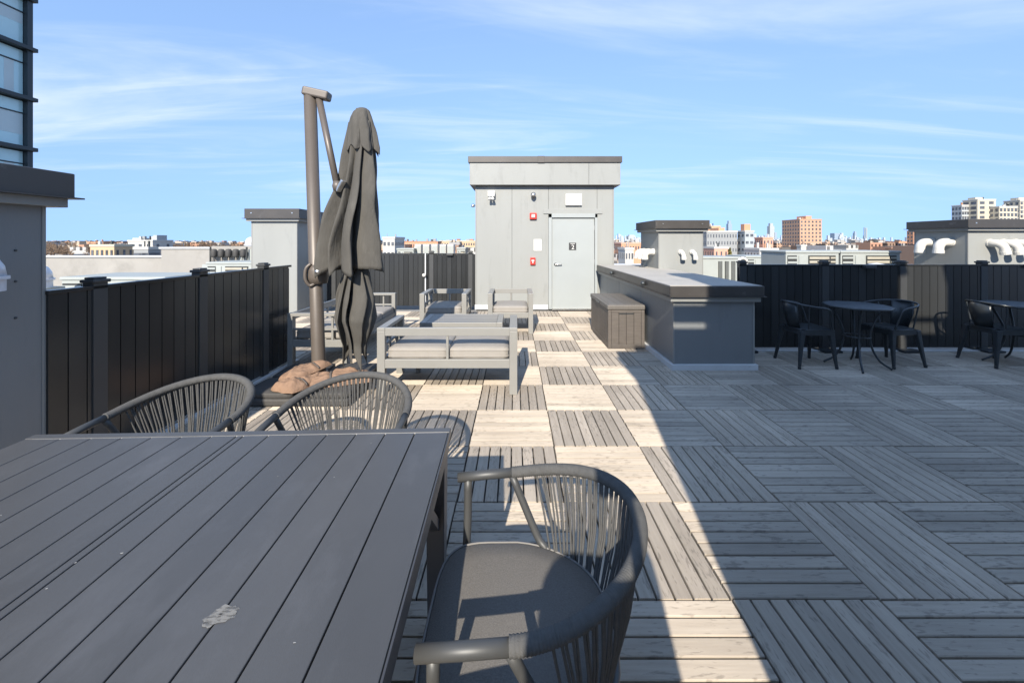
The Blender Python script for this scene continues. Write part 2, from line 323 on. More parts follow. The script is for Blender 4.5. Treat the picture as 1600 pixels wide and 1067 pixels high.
# ------------------------------------------------------------------ bulkheads (grey clad roof structures with metal coping)
def bulkhead(name, label, x0, x1, y0, y1, H, z0=-.09, cap_h=.15, ov=.085, strip=.055, cat='bulkhead', group=None, wall=M_panel, base=True):
    t = thing(name, label, cat, ((x0 + x1) / 2, (y0 + y1) / 2, z0), 0, group)
    a, b = (x1 - x0) / 2, (y1 - y0) / 2; h = H - z0
    box('wall', wall, t, -a, a, -b, b, 0, h - cap_h * .6, .004)
    for sx in (-1, 1):
        for sy in (-1, 1):
            xs = sorted((sx * (a + .004), sx * (a - .014))); yy_ = sorted((sy * (b + .004), sy * (b - .014)))
            box('corner_trim', M_drip, t, xs[0], xs[1], yy_[0], yy_[1], .002, h - cap_h * .61)
    o1 = ov - .02
    box('fascia_strip', M_drip, t, -a - o1, a + o1, -b - o1, b + o1, h - cap_h - strip, h - cap_h + .01, .003)
    c = box('coping', M_cap, t, -a - ov, a + ov, -b - ov, b + ov, h - cap_h + .004, h, .006)
    e = ov + .028
    MB().box(-a - e, a + e, -b - e, b + e, h - cap_h - .003, h - cap_h + .006).build('drip_edge', M_cap, c)
    scr = MB()
    for sx in (-1, 1):
        scr.lathe([(.001, 0), (.009, 0), (.009, .006), (.001, .008)], 8, (0, 0, 0))
    for q in (-a + .05, a - .05):
        MB().add([(q - .012, -b - ov - .006, h - cap_h * .45 - .01), (q + .012, -b - ov - .006, h - cap_h * .45 - .01), (q + .012, -b - ov - .006, h - cap_h * .45 + .01), (q - .012, -b - ov - .006, h - cap_h * .45 + .01),
                  (q - .012, -b - ov + .001, h - cap_h * .45 - .01), (q + .012, -b - ov + .001, h - cap_h * .45 - .01), (q + .012, -b - ov + .001, h - cap_h * .45 + .01), (q - .012, -b - ov + .001, h - cap_h * .45 + .01)],
                 [(0, 1, 2, 3), (0, 4, 5, 1), (1, 5, 6, 2), (2, 6, 7, 3), (3, 7, 4, 0)]).build('rivet', M_chrome, c)
    if base:
        MB().box(-a - .02, a + .02, -b - .02, b + .02, .002, .155).build('base_flashing', M_white, t, bevel=.004)
    return t

# left near bulkhead, side face along the fence
bL = bulkhead('bulkhead', 'dark shaded grey bulkhead wall beside the dining table at the picture edge', -4.2, -2.74, .6, 2.31, 1.875, base=False, wall=M_panel_shaded)
for i, zz_ in enumerate((1.05, 1.25, 1.42)):
    MB().lathe([(.001, 0), (.007, 0), (.006, .004), (.001, .005)], 8).build('screw', M_black, bL, (.73 + .001, .72, zz_ + .09)).rotation_euler = (0, PI / 2, 0)
bulkhead('bulkhead', 'pale sunlit bulkhead standing behind the umbrella pole', -5.15, -4.26, 7.75, 9.4, 2.1, cap_h=.19)
b3 = bulkhead('bulkhead', 'grey bulkhead with white pipe elbows rising behind the long counter', 2.62, 3.43, 7.25, 8.25, 1.85, base=True)
b4 = bulkhead('bulkhead', 'grey bulkhead with five white pipe elbows behind the black fence', 8.10, 9.13, 7.1, 8.05, 1.86)
# behind the camera: these cast the large shadow over the deck
bulkhead('bulkhead', 'stair bulkhead at the shadow edge behind the viewpoint', .58, 5.6, -3.4, -.5, 3.62, cap_h=.2)
bulkhead('bulkhead', 'tall lift bulkhead behind the viewpoint', 1.45, 4.22, -1.0, -.62, 5.25, z0=3.63, base=False)
bulkhead('bulkhead', 'tall plant bulkhead further along behind the viewpoint', 4.93, 13, -1.5, -.62, 5.25, base=False)
rr_ = thing('roof_railing', 'black railing on the stair bulkhead behind the viewpoint', 'railing', (0, 0, 3.62))
for zq in (.33, .55): box('rail', M_black, rr_, 4.34, 4.93, -.66, -.62, zq, zq + .05)
box('rail', M_black, rr_, .92, 1.44, -.72, -.66, .24, .42)  # unseen slab, made up to throw the dark band across the counter
for xq in (.94, 1.40, 4.80): box('post', M_black, rr_, xq, xq + .03, -.71, -.67, 0, .62)
tag(box('shadow_box', M_ac, None, 4.345, 4.915, -1.1, -.7, 3.625, 3.98, .01), 'low unseen box added to bound the sun patch between the tall bulkheads', 'shadow box')  # added out of view to set the lower edge of the sunlit fence patch
tag(box('shadow_box', M_ac, None, .72, 1.02, -1.1, -.62, 3.6, 3.86, .01), 'grey unseen box added on the stair bulkhead to step its shadow', 'shadow box')  # added out of view to put a step in the deck shadow

# stair bulkhead with the door
db = thing('stair_bulkhead', 'tall grey stair bulkhead with a metal door at the end of the deck', 'bulkhead', (0, 8.57, -.09))
WX0, WX1 = -.85, 2.12
box('wall', mat('panel_joint', (.10, .10, .097), .7), db, WX0 + .01, WX1 - .01, .014, 3.2, 0, 3.2)
def panel(x0, x1, z0, z1): return box('panel', M_panel, db, x0 + .003, x1 - .003, 0, .03, z0 + .093, z1 + .09, .0025)
def wx(u): return (u - CX) / FPX * 8.57
D0, D1 = wx(857), wx(933)
panel(WX0, wx(800), .10, 2.68); panel(wx(800), D0, .10, 2.68); panel(D0, D1, 2.105, 2.68); panel(D1, WX1, .10, 2.68)
for xx in (WX0, WX1): box('corner_trim', M_drip, db, xx - .012 if xx < 0 else xx - .02, xx + .02 if xx < 0 else xx + .012, -.006, 3.1, .16, 2.75)
box('base_flashing', M_white, db, WX0 - .02, D0 - .01, -.03, .02, .09, .19, .004); box('base_flashing', M_white, db, D1 + .01, WX1 + .02, -.03, .02, .09, .19, .004)
fx0, fx1 = WX0 - .12, WX1 + .12
sp = (920 - CX) / FPX * 8.45
for a_, b_ in ((fx0, sp - .003), (sp + .003, fx1)): box('fascia_panel', M_panel, db, a_, b_, -.13, .0, 2.76, 3.25, .003)
box('fascia_core', M_cap, db, fx0 + .01, fx1 - .01, -.12, 3.3, 2.75, 3.24)
cp = box('coping', M_cap, db, fx0 - .03, fx1 + .03, -.16, 3.35, 3.23, 3.36, .005)
box('joint_cover', M_cap, cp, .48, .62, -.165, 3.35, 3.225, 3.366, .003)
# door
dr = box('door', M_door, db, wx(862.5), wx(928.5), -.004, .026, .105, 2.055, .004)
fr = M_panel
for a_, b_, c_, d_ in ((D0, wx(862), .10, 2.15), (wx(929), D1, .10, 2.15), (D0, D1, 2.066, 2.15)): box('door_frame', M_door, db, a_, b_, -.045, .03, c_, d_, .004)
box('threshold', M_chrome, db, wx(862), wx(929), -.06, .02, .088, .10, .002)
box('door_canopy_trim', M_panel, db, D0 - .11, D1 + .11, -.02, .002, 2.15, 2.25, .003)
hx, hz = wx(868), CAM_H - (413 - CY) / FPX * 8.57 + .09
h_ = MB().lathe([(.001, 0), (.034, 0), (.034, .01), (.016, .014), (.016, .05), (.001, .052)], 20).build('handle', M_chrome, dr, (hx, -.004, hz), smooth=True); h_.rotation_euler = (PI / 2, 0, 0)
MB().tube(catmull([(hx, -.05, hz), (hx + .04, -.055, hz), (hx + .13, -.05, hz)], 5), .011, 10).build('lever', M_chrome, dr, smooth=True)
for zq in (.35, 1.05, 1.8): box('hinge', M_chrome, dr, wx(928.4), wx(929.4), -.014, .0, zq, zq + .11)
def text(name, body, size, m, parent, loc, rx=PI / 2, rz=0, ext=.0015):
    cu = bpy.data.curves.new(name, 'FONT'); cu.body = body; cu.size = size; cu.extrude = ext; cu.align_x = 'CENTER'; cu.align_y = 'CENTER'
    tmp = bpy.data.objects.new('tmp', cu); col.objects.link(tmp); dg = bpy.context.evaluated_depsgraph_get(); me = bpy.data.meshes.new_from_object(tmp.evaluated_get(dg)); bpy.data.objects.remove(tmp)
    me.materials.clear(); me.materials.append(m); ob = link(name, me, parent, loc); ob.rotation_euler = (rx, 0, rz); return ob
sx_, sz_ = wx(894.5), CAM_H - (385 - CY) / FPX * 8.57
sg = box('stair_sign', M_sign, None, sx_ - .078, sx_ + .078, 8.555, 8.5655, sz_ - .078, sz_ + .078, .002); tag(sg, 'small black square stair sign with white 2 on the grey door', 'sign')
text('numeral', '2', .13, M_paper, sg, (sx_ + .006, 8.5535, sz_ - .022)); box('line', M_paper, sg, sx_ - .045, sx_ + .05, 8.5525, 8.555, sz_ + .052, sz_ + .062)

# fittings on the wall
def wz(v): return CAM_H - (v - CY) / FPX * 8.57
WY = 8.57
t = thing('flood_light', 'white box flood light high on the left of the stair bulkhead', 'light', (wx(768), WY, wz(306)))
box('housing', M_paper, t, -.075, .075, -.12, -.002, -.03, .10, .015); box('bracket', M_paper, t, -.03, .03, -.09, -.002, -.06, -.03, .004)
for q in (-.03, .035): MB().lathe([(.001, 0), (.022, 0), (.036, .07), (.036, .075), (.001, .07)], 14).build('lamp_head', M_glassy, t, (q, -.1, -.05), smooth=True).rotation_euler = (R(120), 0, 0)
t = thing('dome_camera', 'small round security camera above the red alarm', 'camera', (wx(833), WY, wz(307)))
box('mount', M_paper, t, -.03, .03, -.05, -.002, -.05, .07, .01)
MB().lathe([(.001, -.02), (.05, -.015), (.058, .02), (.05, .055), (.02, .075), (.001, .078)], 18).build('dome', M_chrome, t, (.0, -.09, .0), smooth=True)
MB().lathe([(.001, -.05), (.03, -.042), (.042, -.02), (.042, -.012), (.001, -.012)], 16).build('lens', M_sign, t, (.0, -.09, .0), smooth=True)
t = thing('fire_alarm_strobe', 'red fire alarm horn strobe with clear lens under the security camera', 'alarm', (wx(833), WY, wz(338)))
box('housing', M_red, t, -.075, .075, -.06, -.002, -.07, .07, .015); box('lens', M_glassy, t, -.038, .038, -.085, -.06, -.036, .036, .02)
t = thing('fire_alarm_pull', 'red fire alarm pull station at hand height beside the door', 'alarm', (wx(832.5), WY, wz(408)))
box('housing', M_red, t, -.055, .055, -.05, -.002, -.08, .08, .01); box('lever', M_paper, t, -.03, .03, -.06, -.05, -.002, .028, .004); box('lever', M_paper, t, -.01, .01, -.0585, -.05, -.045, -.002, .003)
o = box('notice', M_paper, None, wx(834), wx(846), WY - .012, WY - .003, wz(392), wz(374), .001); tag(o, 'blank white notice sheet on the wall between the two red alarms', 'notice')
t = thing('exit_light', 'white louvred light box on the wall above the door', 'light', (wx(896), WY, wz(312.5)))
box('housing', M_paper, t, -.175, .175, -.06, -.002, -.125, .125, .008)
for q in range(8): box('louvre', M_pvc, t, -.155 + q * .0405, -.128 + q * .0405, -.068, -.06, -.105, .105, .003)
t = thing('side_lamp', 'tiny lamp sticking out of the left edge of the stair bulkhead', 'light', (WX0, WY + .35, wz(319)))
box('arm', M_black, t, -.09, 0, -.012, .012, -.01, .012); MB().lathe([(.001, -.04), (.04, -.035), (.03, .03), (.001, .035)], 12).build('lamp_head', M_chrome, t, (-.1, 0, 0), smooth=True)

# ------------------------------------------------------------------ long counter
ct = thing('counter', 'long grey clad counter with metal coping and pale top in half shade', 'counter', (0, 0, -.09))
cx0, cx1, cy0, cy1, ch = 1.82, 2.745, 4.56, 8.5, .965 + .09
box('wall', mat('panel_joint', (.1, .1, .1)), ct, cx0 + .01, cx1 - .01, cy0 + .01, cy1 - .005, 0, ch - .1)
box('panel', M_panel_shaded, ct, cx0 + .004, cx1 - .004, cy0, cy0 + .012, .15, ch - .12, .003)
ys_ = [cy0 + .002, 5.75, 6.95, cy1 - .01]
for a_, b_ in zip(ys_, ys_[1:]): box('panel', M_panel_shaded, ct, cx0, cx0 + .012, a_ + .004, b_ - .004, .15, ch - .12, .003)
for a_, b_ in zip(ys_, ys_[1:]): box('panel', M_panel_shaded, ct, cx1 - .012, cx1, a_ + .004, b_ - .004, .15, ch - .12, .003)
box('corner_trim', M_drip, ct, cx0 - .005, cx0 + .014, cy0 - .005, cy0 + .014, .15, ch - .1); box('corner_trim', M_drip, ct, cx1 - .014, cx1 + .005, cy0 - .005, cy0 + .014, .15, ch - .1)
box('base_flashing', M_white, ct, cx0 - .035, cx1 + .03, cy0 - .035, cy1 - .002, .05, .152, .006)
box('fascia_strip', M_drip, ct, cx0 - .05, cx1 + .05, cy0 - .05, cy1 - .003, ch - .185, ch - .115, .004)
cpg = box('coping', M_cap, ct, cx0 - .075, cx1 + .075, cy0 - .075, cy1 - .004, ch - .122, ch - .004, .006)
box('drip_edge', M_cap, cpg, cx0 - .092, cx1 + .092, cy0 - .092, cy1 - .005, ch - .128, ch - .12)
ya = [cy0 - .055, 5.9, 7.2, cy1 - .02]
for a_, b_ in zip(ya, ya[1:]): box('top_sheet', mat('counter_top', (.39, .365, .325), .8, var=.12, scale=3, dirt=((.3, .28, .26), .55, .85, 4)), ct, cx0 - .06, cx1 + .06, a_ + .002, b_ - .002, ch - .006, ch + .002, .002)
for yq in (5.35, 7.1): MB().lathe([(.001, -.03), (.03, -.02), (.034, .01), (.02, .03), (.001, .033)], 12).build('marker_lamp', M_black, cpg, (cx0 - .1, yq, ch - .065), smooth=True)

# ------------------------------------------------------------------ storage box
sb = thing('storage_box', 'brown resin deck storage box with lid against the counter', 'storage box', (1.27, 5.42, 0))
BW, BL_, BH = .50, 1.22, .60
box('body', mat('storage_box_core', (.06, .05, .043), .7), sb, .015, BW - .015, .015, BL_ - .015, .02, BH - .07)
def plank_side(n, along, fixed):
    for i in range(n):
        if along == 'x':
            a_ = .045 + (BW - .09) * i / n; b_ = .045 + (BW - .09) * (i + 1) / n
            box('board', M_box, sb, a_ + .004, b_ - .004, fixed, fixed + .012, .06, BH - .1, .003)
        else:
            a_ = .045 + (BL_ - .09) * i / n; b_ = .045 + (BL_ - .09) * (i + 1) / n
            box('board', M_box, sb, fixed, fixed + .012, a_ + .004, b_ - .004, .06, BH - .1, .003)
plank_side(4, 'x', .004); plank_side(12, 'y', .004); plank_side(12, 'y', BW - .016)
for xq in (0, BW - .045):
    for yq in (0, BL_ - .045): box('corner_post', M_box, sb, xq, xq + .045, yq, yq + .045, 0, BH - .07, .006)
for zq, e in ((0, .06), (BH - .105, BH - .07)):
    box('rail', M_box, sb, .045, BW - .045, 0, .02, zq, e, .004); box('rail', M_box, sb, 0, .02, .045, BL_ - .045, zq, e, .004); box('rail', M_box, sb, BW - .02, BW, .045, BL_ - .045, zq, e, .004)
ld = box('lid', M_boxl, sb, -.012, BW + .004, -.012, BL_ + .012, BH - .066, BH, .014, 3)
for q in range(4): box('lid_board', M_boxl, ld, .02 + q * .117, .02 + q * .117 + .108, .03, BL_ - .03, BH - .004, BH + .004, .003)
box('handle', M_black, ld, -.022, -.012, .48, .74, BH - .052, BH - .028, .004); box('handle', M_black, sb, .15, .35, -.004, .006, BH - .125, BH - .112, .002)

# ------------------------------------------------------------------ fences
def fence(name, label, p0, p1, zt, zb, posts, board=.107, base_z=-.02, foot=True, lights=()):
    p0 = Vector((*p0, 0)); p1 = Vector((*p1, 0)); L = (p1 - p0).length; ang = math.atan2(p1.y - p0.y, p1.x - p0.x)
    t = thing(name, label, 'fence', p0, ang)
    box('backing', M_fdark, t, 0, L, .012, .03, zb, zt - .03)
    me = MB().box(0, board - .007, -.012, .012, 0, 1).mesh('board', M_fence)
    n = int(L / board)
    for i in range(n + 1):
        x = i * board
        if x + board * .5 > L: break
        b = link('board', me, t, (x + .004, 0, zb)); b.scale = (1, 1, zt - .01 - zb); 
    box('top_rail', M_fence, t, 0, L, -.02, .03, zt - .012, zt + .012, .003)
    pm = MB().box(-.045, .045, -.02, .05, 0, 1).mesh('post', M_post)
    for x in posts:
        q = link('post', pm, t, (x, 0, zb - .02)); q.scale = (1, 1, zt + .05 - zb); 
        c = MB(); c.box(-.056, .056, -.034, .062, 0, .022); c.box(-.042, .042, -.02, .048, .022, .036); c = c.build('post_cap', M_post, t, (x, 0, zt + .03), bevel=.006)
        if foot: box('post_foot', M_black, t, x - .12, x + .12, -.16, .12, .002, .03, .006)
    for x in lights:
        box('fence_lamp', M_post, t, x - .07, x + .07, -.085, -.012, zt - .04, zt + .005, .006)
    return t
fence('board_fence', 'glossy black board fence along the table side in shade', (-2.735, 2.31), (-2.735, 4.82), 1.17, .03, [.29, 1.15, 2.02], foot=False)
fence('board_fence', 'sunlit dark grey board fence with gate behind the lounge chairs', (-4.2, 8.86), (-.93, 8.86), 1.19, .03, [.15, 2.33, 3.2], foot=False, lights=(2.75,))
fence('board_fence', 'long black board fence behind the round bistro tables', (3.02, 5.36), (8.6, 5.36), 1.145, .04, [.05, 1.16, 2.21, 3.3, 4.4, 5.4], lights=(1.72, 3.95))
box_ = MB().box(3.0, 9.5, 5.29, 5.34, -.05, .012).build('edge_strip', M_white, None); tag(box_, 'white edge strip at the foot of the black bistro fence', 'edge strip', kind='structure')
box_ = MB().box(-2.71, -2.66, 2.35, 4.9, -.05, .015).build('edge_strip', M_white, None); tag(box_, 'white edge strip at the foot of the shaded table-side fence', 'edge strip', kind='structure')
# gate hardware
t = thing('gate_latch', 'white gate latch and chain between the sunlit fence panels', 'latch', (-1.99, 8.80, 0))
box('gap_strip', M_white, t, -.012, .012, -.012, .0, .1, 1.2); MB().lathe([(.001, -.04), (.035, -.03), (.045, 0), (.035, .03), (.001, .04)], 14).build('knob', M_pvc, t, (-.02, -.04, .72), smooth=True)

# ------------------------------------------------------------------ pipe elbows, vents
def elbow(label, base, out, side=(0, 0, 0), r=.062, reach=.16, drop=.16, group='white pipe elbows on the bulkheads'):
    b = Vector(base); o_ = Vector(out).normalized(); sd_ = Vector(side)
    t = thing('pipe_elbow', label, 'pipe', b, 0, group)
    pts = [Vector((0, 0, 0)) - o_ * .01, o_ * (reach * .35), o_ * (reach * .75) + sd_ * .3 + Vector((0, 0, -.012)), o_ * reach + sd_ * .75 + Vector((0, 0, -drop * .38)), o_ * (reach + .01) + sd_ + Vector((0, 0, -drop))]
    MB().tube(catmull(pts, 6), r, 16).build('pipe', M_pvc, t, smooth=True)
    e = pts[-1]
    MB().tube([e + Vector((0, 0, .05)) - sd_ * .15, e + Vector((0, 0, -.004))], r + .007, 16).build('collar', M_pvc, t)
    MB().tube([Vector((0, 0, 0)) + o_ * .0, o_ * .035], r + .008, 16).build('flange', M_pvc, t)
    return t
def pxat(u, v, Y): return px(u, v, Y)
for i, u in enumerate((1063, 1081)):
    p = px(u, 394, 7.25); elbow(['left one of two white elbows on the sunlit face of the bulkhead behind the counter', 'right one of two white elbows on the sunlit face of the bulkhead behind the counter'][i], p, (0, -1, 0), (.03, 0, 0), r=.038, reach=.08, drop=.13)
for i, yq in enumerate((7.5, 7.75, 7.98)):
    elbow(['nearest', 'middle', 'farthest'][i] + ' of the white elbows on the shaded side of the bulkhead behind the counter', (2.62, yq, 1.27), (-1, 0, 0), r=.055, reach=.16, drop=.14)
for i, yq in enumerate((7.38, 7.72)):
    elbow(['nearer', 'farther'][i] + ' of two white elbows on the shaded side of the bulkhead behind the bistro fence', (8.10, yq, 1.45), (-1, 0, 0), (0, 0, 0), r=.075, reach=.22, drop=.2)
for i, u in enumerate((1545, 1566, 1585)):
    p = px(u, 380, 7.1); elbow(['left', 'middle', 'right'][i] + ' one of three white elbows on the sunlit face behind the bistro fence', p, (0, -1, 0), (.08, 0, 0), r=.065, reach=.17, drop=.19)
# dome hood on the near bulkhead and dome cap behind fence
def hood(label, loc, rz, s=1):
    t = thing('vent_hood', label, 'vent', loc, rz)
    prof = [(.001, .26), (.08, .25), (.15, .20), (.19, .12), (.205, .02)]
    MB().lathe([(r * s, z * s) for r, z in prof[::-1]], 28).build('dome', M_dome, t, smooth=True)
    MB().lathe([(.001, -.012 * s), (.225 * s, -.012 * s), (.225 * s, .02 * s), (.2 * s, .022 * s)], 28).build('rim', M_dome, t)
    MB().lathe([(.001, -.13 * s), (.2 * s, -.13 * s), (.2 * s, -.012 * s), (.001, -.012 * s)], 28).build('collar', M_dome, t, smooth=False)
    return t
hood('white domed vent hood on the shaded bulkhead wall at the picture edge', (-2.655, 1.945, 1.285), 0, .5)
hood('white domed roof vent behind the table-side fence', (-6.72, 5.55, .93), 0, .85)
box('curb', M_ac, bpy.data.objects['vent_hood.001'], -.2, .2, -.2, .2, -1.02, -.11)
hood('white domed vent beside the pale bulkhead behind the umbrella', (-7.42, 11.2, 1.36), 0, .9)
box('curb', M_ac, bpy.data.objects['vent_hood.002'], -.22, .22, -.22, .22, -1.45, -.117)

# ------------------------------------------------------------------ sofa set
def frame_seat(name, label, W, Dp, nc, loc, rz, mid_support=True, group='taupe aluminium lounge set'):
    """local: seat faces +Y, back at y=0, width along x (0..W)"""
    t = thing(name, label, 'armchair' if W < 1 else 'sofa', loc, rz, group); P = .075; H = .64; th = .058
    for x in (0, W - P):
        box('leg', M_sofa, t, x, x + P, 0, th, 0, H - .035, .003); box('leg', M_sofa, t, x, x + P, Dp - th, Dp, 0, H - .035, .003)
        box('armrest', M_sofa, t, x - .001, x + P + .001, -.001, Dp + .001, H - .035, H, .004)
        box('arm_rail', M_sofa, t, x + .025, x + .05, th, Dp - th, .44, .465, .002)
        box('side_rail', M_sofa, t, x + .012, x + P - .012, th, Dp - th, .25, .33, .003)
        for q in (.42, .72): box('arm_strut', M_sofa, t, x + .028, x + .047, Dp * q - .012, Dp * q + .012, .33, .606, .002)
    box('back_rail', M_sofa, t, P, W - P, .006, .046, H - .078, H - .002, .003)
    box('seat_rail', M_sofa, t, P, W - P, .004, .05, .253, .336, .003); box('seat_rail', M_sofa, t, P, W - P, Dp - .05, Dp - .004, .253, .336, .003)
    if mid_support:
        box('back_support', M_sofa, t, W / 2 - .012, W / 2 + .012, .012, .034, .336, H - .079, .002)
    for q in range(6): box('seat_slat', M_sofa, t, P, W - P, .09 + q * .1, .12 + q * .1, .300, .318)
    if W > 1:
        box('leg', M_sofa, t, W * .16, W * .16 + .05, Dp - .05, Dp - .006, 0, .252, .003)
    cw = (W - 2 * P - .012) / nc
    for i in range(nc):
        cu_ = soft_box('seat_cushion', M_cushion, t, P + .006 + i * cw + .003, P + .006 + (i + 1) * cw - .003, .052, Dp - .01, .325, .435, .014, .028)
        xa, xb, ya, yb, rc_ = P + .009 + i * cw, P + .003 + (i + 1) * cw, .0525, Dp - .0105, .03
        for zq in (.352, .408):
            ring = []
            for (qx, qy, a0) in ((xb - rc_, yb - rc_, 0), (xa + rc_, yb - rc_, 90), (xa + rc_, ya + rc_, 180), (xb - rc_, ya + rc_, 270)):
                for q in range(7): ring.append((qx + rc_ * math.cos(R(a0 + 15 * q)), qy + rc_ * math.sin(R(a0 + 15 * q)), zq))
            ring.append(ring[0]); MB().tube(ring, .0042, 6, caps=False).build('piping', M_cushion, cu_, smooth=True)
    return t
frame_seat('lounge_sofa', 'two-seat taupe metal sofa seen from behind in the sun', 1.345, .68, 2, (-1.325, 3.80, 0), 0)
frame_seat('lounge_sofa', 'long taupe sofa in part shade beside the umbrella and fence', 1.86, .70, 3, (-2.62, 6.42, 0), -PI / 2)
frame_seat('lounge_armchair', 'taupe armchair with shaded cushion in front of the sunlit fence', .74, .69, 1, (-.77, 6.95, 0), PI)
frame_seat('lounge_armchair', 'taupe armchair with sunlit cushion in front of the stair bulkhead', .72, .69, 1, (.285, 6.98, 0), PI)
t = thing('coffee_table', 'low taupe slatted coffee table between the lounge seats', 'table', (-1.235, 5.12, 0), 0)
CW, CD, CHh = 1.07, .62, .42
for x in (0, CW - .075):
    box('end_frame', M_sofa, t, x, x + .075, 0, CD, CHh - .08, CHh, .004)
    for y in (0, CD - .06): box('leg', M_sofa, t, x, x + .075, y, y + .06, 0, CHh - .08, .003)
for y in (0, CD - .03): box('apron', M_sofa, t, .075, CW - .075, y, y + .03, CHh - .08, CHh - .001, .003)
for q in range(6): box('slat', M_ctop, t, .078, CW - .078, .034 + q * .0925, .034 + q * .0925 + .086, CHh - .02, CHh - .003, .002)
t = thing('cup_tray', 'row of small white cups on a low tray under the coffee table edge', 'tray', (-.46, 5.0, 0))
box('tray', M_sofa, t, -.02, .26, -.03, .05, .26, .275); box('tray_leg', M_sofa, t, .1, .13, -.0, .03, 0, .26)
for q in range(4): MB().lathe([(.001, 0), (.022, 0), (.028, .06), (.024, .06), (.02, .008), (.001, .008)], 14).build('cup', M_pvc, t, (.01 + q * .07, .01, .276), smooth=True)

# ------------------------------------------------------------------ dining table
TZ = .74; TW = 1.565; TL = 1.56
tt = thing('dining_table', 'large charcoal slatted dining table in the front corner', 'table', (-.252, 1.556, 0), R(2.0))
# local: right-far corner at origin; x negative to the left, y negative towards the viewer
cuts = [0, .132, .243, .352, .461, .569, .678, .770]
segs = [(a, b) for a, b in zip(cuts, cuts[1:])] + [(.770, .795)] + [(TW - b, TW - a) for a, b in zip(cuts, cuts[1:])][::-1]
gap = .0035
segs = segs[:7] + [(.7705, .7945)] + segs[8:]
for i, (a, b) in enumerate(segs):
    yy = -.038
    a2 = a + gap / 2 if a > 0 else a + .006; b2 = b - gap / 2 if b < TW - .001 else b - .006
    box('top_slat', M_table, tt, -b2, -a2, -TL + .038, yy, TZ - .022, TZ, .0022)
for y0_, y1_ in ((-.036, -.0), (-TL, -TL + .036)): box('end_rail', M_table, tt, -TW, 0, y0_ + .001, y1_, TZ - .024, TZ + .0005, .003)
box('edge_line', M_scuff, tt, -TW + .03, -.03, -.0382, -.0362, TZ - .02, TZ - .0012)
for x0_, x1_ in ((-.0045, .0005), (-TW - .0005, -TW + .0045)): box('side_rail', M_tframe, tt, x0_, x1_, -TL, -.002, TZ - .03, TZ - .002, .001)
for x0_, x1_ in ((-.03, -.006), (-TW + .006, -TW + .03)): box('apron', M_tframe, tt, x0_, x1_, -TL + .01, -.01, TZ - .085, TZ - .031, .003)
for y0_, y1_ in ((-.03, -.008), (-TL + .008, -TL + .03)): box('apron', M_tframe, tt, -TW + .032, -.032, y0_, y1_, TZ - .085, TZ - .0245, .003)
box('underside', M_tframe, tt, -TW + .035, -.035, -TL + .04, -.04, TZ - .05, TZ - .0235)
for sx, xa in ((1, -.045), (-1, -TW + .045)):
    for sy, ya_ in ((1, -.06), (-1, -TL + .06)):
        q = MB().add([(xa - .035, ya_ - .045, TZ - .05), (xa + .035, ya_ - .045, TZ - .05), (xa + .035, ya_ + .045, TZ - .05), (xa - .035, ya_ + .045, TZ - .05),
                      (xa - .03, ya_ - .03, 0), (xa + .03, ya_ - .03, 0), (xa + .03, ya_ + .03, 0), (xa - .03, ya_ + .03, 0)],
                     [(0, 1, 2, 3), (7, 6, 5, 4), (0, 4, 5, 1), (1, 5, 6, 2), (2, 6, 7, 3), (3, 7, 4, 0)]).build('leg', M_tframe, tt, bevel=.004)
        MB().bar((xa, ya_ - sy * .03, .42), (xa, ya_ - sy * .30, TZ - .06), .03, .03).build('leg_brace', M_tframe, tt)
def blob(name, m, c, rx, ry, parent, seed, z):
    rnd = random.Random(seed); n = 40; ph = [rnd.uniform(0, 6.28) for _ in range(6)]
    pts = []
    for k in range(n):
        a = 2 * PI * k / n; r = 1 + .10 * math.sin(3 * a + ph[0]) + .08 * math.sin(5 * a + ph[1]) + .07 * math.sin(9 * a + ph[2]) + .05 * math.sin(14 * a + ph[3])
        pts.append((c[0] + rx * r * math.cos(a) + .35 * ry * math.sin(a), c[1] + ry * r * math.sin(a), z))
    return MB().add(pts, [tuple(range(n))]).build(name, m, parent)
p = px(345, 962, .73 * FPX / (962 - CY)); 
lp = Vector((p[0] + .252, p[1] - 1.556, 0)); lp.rotate(Matrix.Rotation(-R(2), 3, 'Z').to_euler())
sm_ = bpy.data.materials.new('dried_stain'); sm_.use_nodes = True; N = sm_.node_tree.nodes; L = sm_.node_tree.links; q = N['Principled BSDF']; q.inputs['Base Color'].default_value = (.24, .23, .21, 1); q.inputs['Roughness'].default_value = .85
tcn = N.new('ShaderNodeTexCoord'); mp = N.new('ShaderNodeMapping'); mp.inputs['Rotation'].default_value = (0, 0, .6); mp.inputs['Scale'].default_value = (60, 190, 1); L.new(tcn.outputs['Object'], mp.inputs[0])
nz = N.new('ShaderNodeTexNoise'); nz.inputs['Scale'].default_value = 1; nz.inputs['Detail'].default_value = 5; L.new(mp.outputs[0], nz.inputs[0]); mr = N.new('ShaderNodeMapRange'); mr.inputs[1].default_value = .32; mr.inputs[2].default_value = .52; mr.inputs[4].default_value = .8; L.new(nz.outputs[0], mr.inputs[0]); L.new(mr.outputs[0], q.inputs['Alpha'])
blob('paint_stain', sm_, (lp.x, lp.y), .026, .022, tt, 3, TZ + .0012)
rnd = random.Random(11)
for i in range(14):
    xq, yq = -rnd.uniform(.05, TW - .1), -rnd.uniform(.1, 1.0)
    blob('speck', M_scuff, (xq, yq), rnd.uniform(.0012, .0032), rnd.uniform(.001, .0026), tt, i, TZ + .0011)

